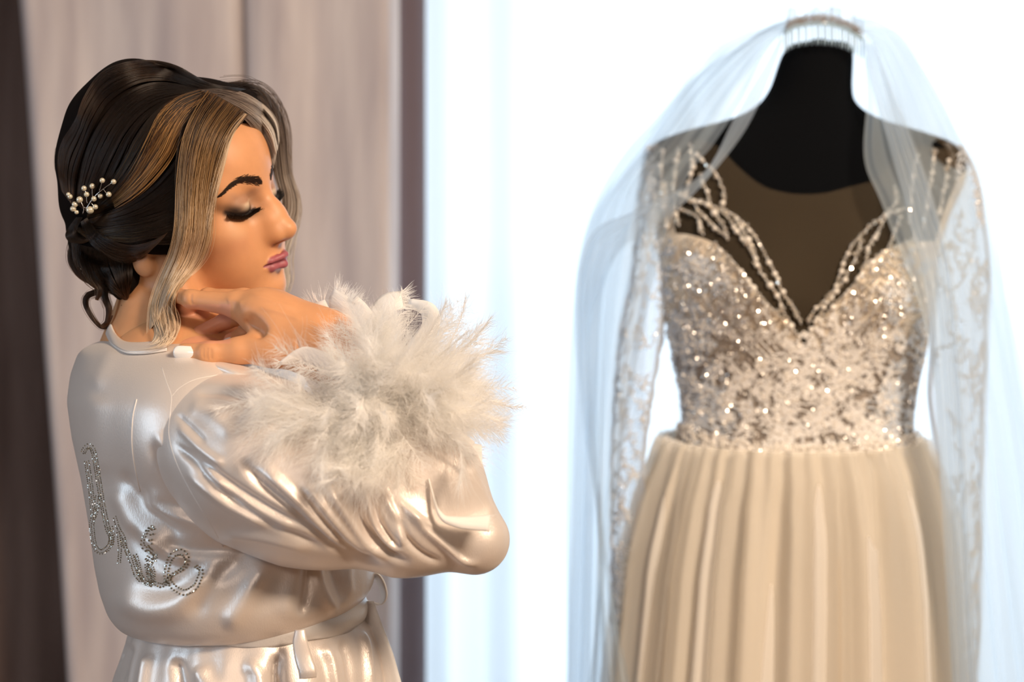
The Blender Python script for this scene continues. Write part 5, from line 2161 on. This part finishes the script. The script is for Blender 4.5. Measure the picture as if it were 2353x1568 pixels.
Pp_ = P
tulle('tulle', [P(1800, 72, 1.99), P(1815, 60, 2.0), P(1835, 50, 2.02)],
      [P(1330, 1700, 2.12), P(1420, 1700, 1.97), P(1470, 1700, 1.93)],
      [[P(1755, 130, 1.975), P(1740, 100, 2.0), P(1770, 60, 2.05)], [P(1700, 240, 1.955), P(1640, 200, 1.99), P(1640, 120, 2.08)],
       [P(1640, 330, 1.93), P(1540, 330, 1.98), P(1480, 330, 2.10)], [P(1560, 450, 1.92), P(1440, 470, 1.98), P(1340, 560, 2.12)], [P(1470, 800, 1.93), P(1390, 850, 1.99), P(1335, 900, 2.14)]],
      150, 90, .004, M_tulle, 4)
tulle('tulle', [P(1822, 56, 2.03), P(1860, 44, 2.04), P(1890, 40, 2.05)],
      [P(1480, 1700, 2.22), P(1380, 1700, 2.22), P(1300, 1700, 2.22)],
      [[P(1760, 120, 2.08), P(1740, 80, 2.09), P(1790, 60, 2.10)], [P(1640, 290, 2.14), P(1560, 260, 2.15), P(1540, 230, 2.16)], [P(1500, 600, 2.2), P(1400, 600, 2.2), P(1325, 620, 2.2)]],
      110, 60, .006, M_tulle, 5)
tulle('tulle', [P(1970, 66, 2.0), P(1985, 76, 1.99), P(1985, 92, 1.985)],
      [P(2500, 1700, 2.05), P(2290, 1700, 1.94), P(2200, 1700, 1.92)],
      [[P(2060, 72, 2.04), P(2020, 110, 1.99), P(1985, 130, 1.975)], [P(2130, 180, 2.06), P(2060, 220, 1.97), P(1990, 230, 1.955)],
       [P(2215, 330, 2.06), P(2100, 360, 1.955), P(1985, 370, 1.925)], [P(2275, 420, 2.06), P(2160, 500, 1.93), P(2035, 500, 1.90)], [P(2330, 800, 2.06), P(2220, 850, 1.93), P(2140, 850, 1.90)]],
      190, 100, .0045, M_tulle, 8)
tulle('tulle', [P(1930, 52, 2.03), P(1950, 56, 2.02), P(1975, 66, 2.01)],
      [P(2560, 1700, 2.2), P(2400, 1700, 2.18), P(2250, 1700, 2.16)],
      [[P(2040, 60, 2.08), P(2030, 80, 2.07), P(2010, 110, 2.06)], [P(2180, 260, 2.14), P(2120, 280, 2.13), P(2060, 300, 2.12)], [P(2290, 600, 2.18), P(2220, 620, 2.17), P(2150, 640, 2.15)]],
      130, 60, .006, M_tulle, 9)
# the denser gathered strips beside the neck and down the right
tulle('tulle', [P(1985, 90, 1.98), P(1995, 100, 1.98), P(2010, 100, 1.985)],
      [P(2195, 1700, 1.91), P(2210, 1700, 1.91), P(2250, 1700, 1.92)],
      [[P(1998, 180, 1.965), P(2020, 190, 1.965), P(2040, 180, 1.97)], [P(2040, 330, 1.93), P(2065, 330, 1.93), P(2095, 320, 1.935)], [P(2085, 500, 1.905), P(2110, 500, 1.905), P(2150, 480, 1.91)],
       [P(2135, 760, 1.90), P(2160, 760, 1.90), P(2200, 740, 1.905)]], 60, 80, .003, M_tulle2, 12)
tulle('tulle', [P(1800, 76, 1.985), P(1795, 84, 1.985), P(1800, 92, 1.985)],
      [P(1300, 1700, 2.1), P(1325, 1700, 2.1), P(1350, 1700, 2.1)],
      [[P(1765, 140, 1.97), P(1770, 150, 1.968), P(1780, 150, 1.966)], [P(1690, 270, 1.95), P(1700, 285, 1.945), P(1712, 300, 1.94)], [P(1615, 400, 1.92), P(1600, 430, 1.918), P(1590, 450, 1.918)], [P(1470, 480, 1.95), P(1480, 500, 1.95), P(1500, 520, 1.95)], [P(1345, 570, 2.02), P(1365, 590, 2.01), P(1400, 620, 2.0)], [P(1325, 900, 2.1), P(1345, 900, 2.1), P(1370, 900, 2.1)]],
      50, 70, .002, M_tulle2, 13)
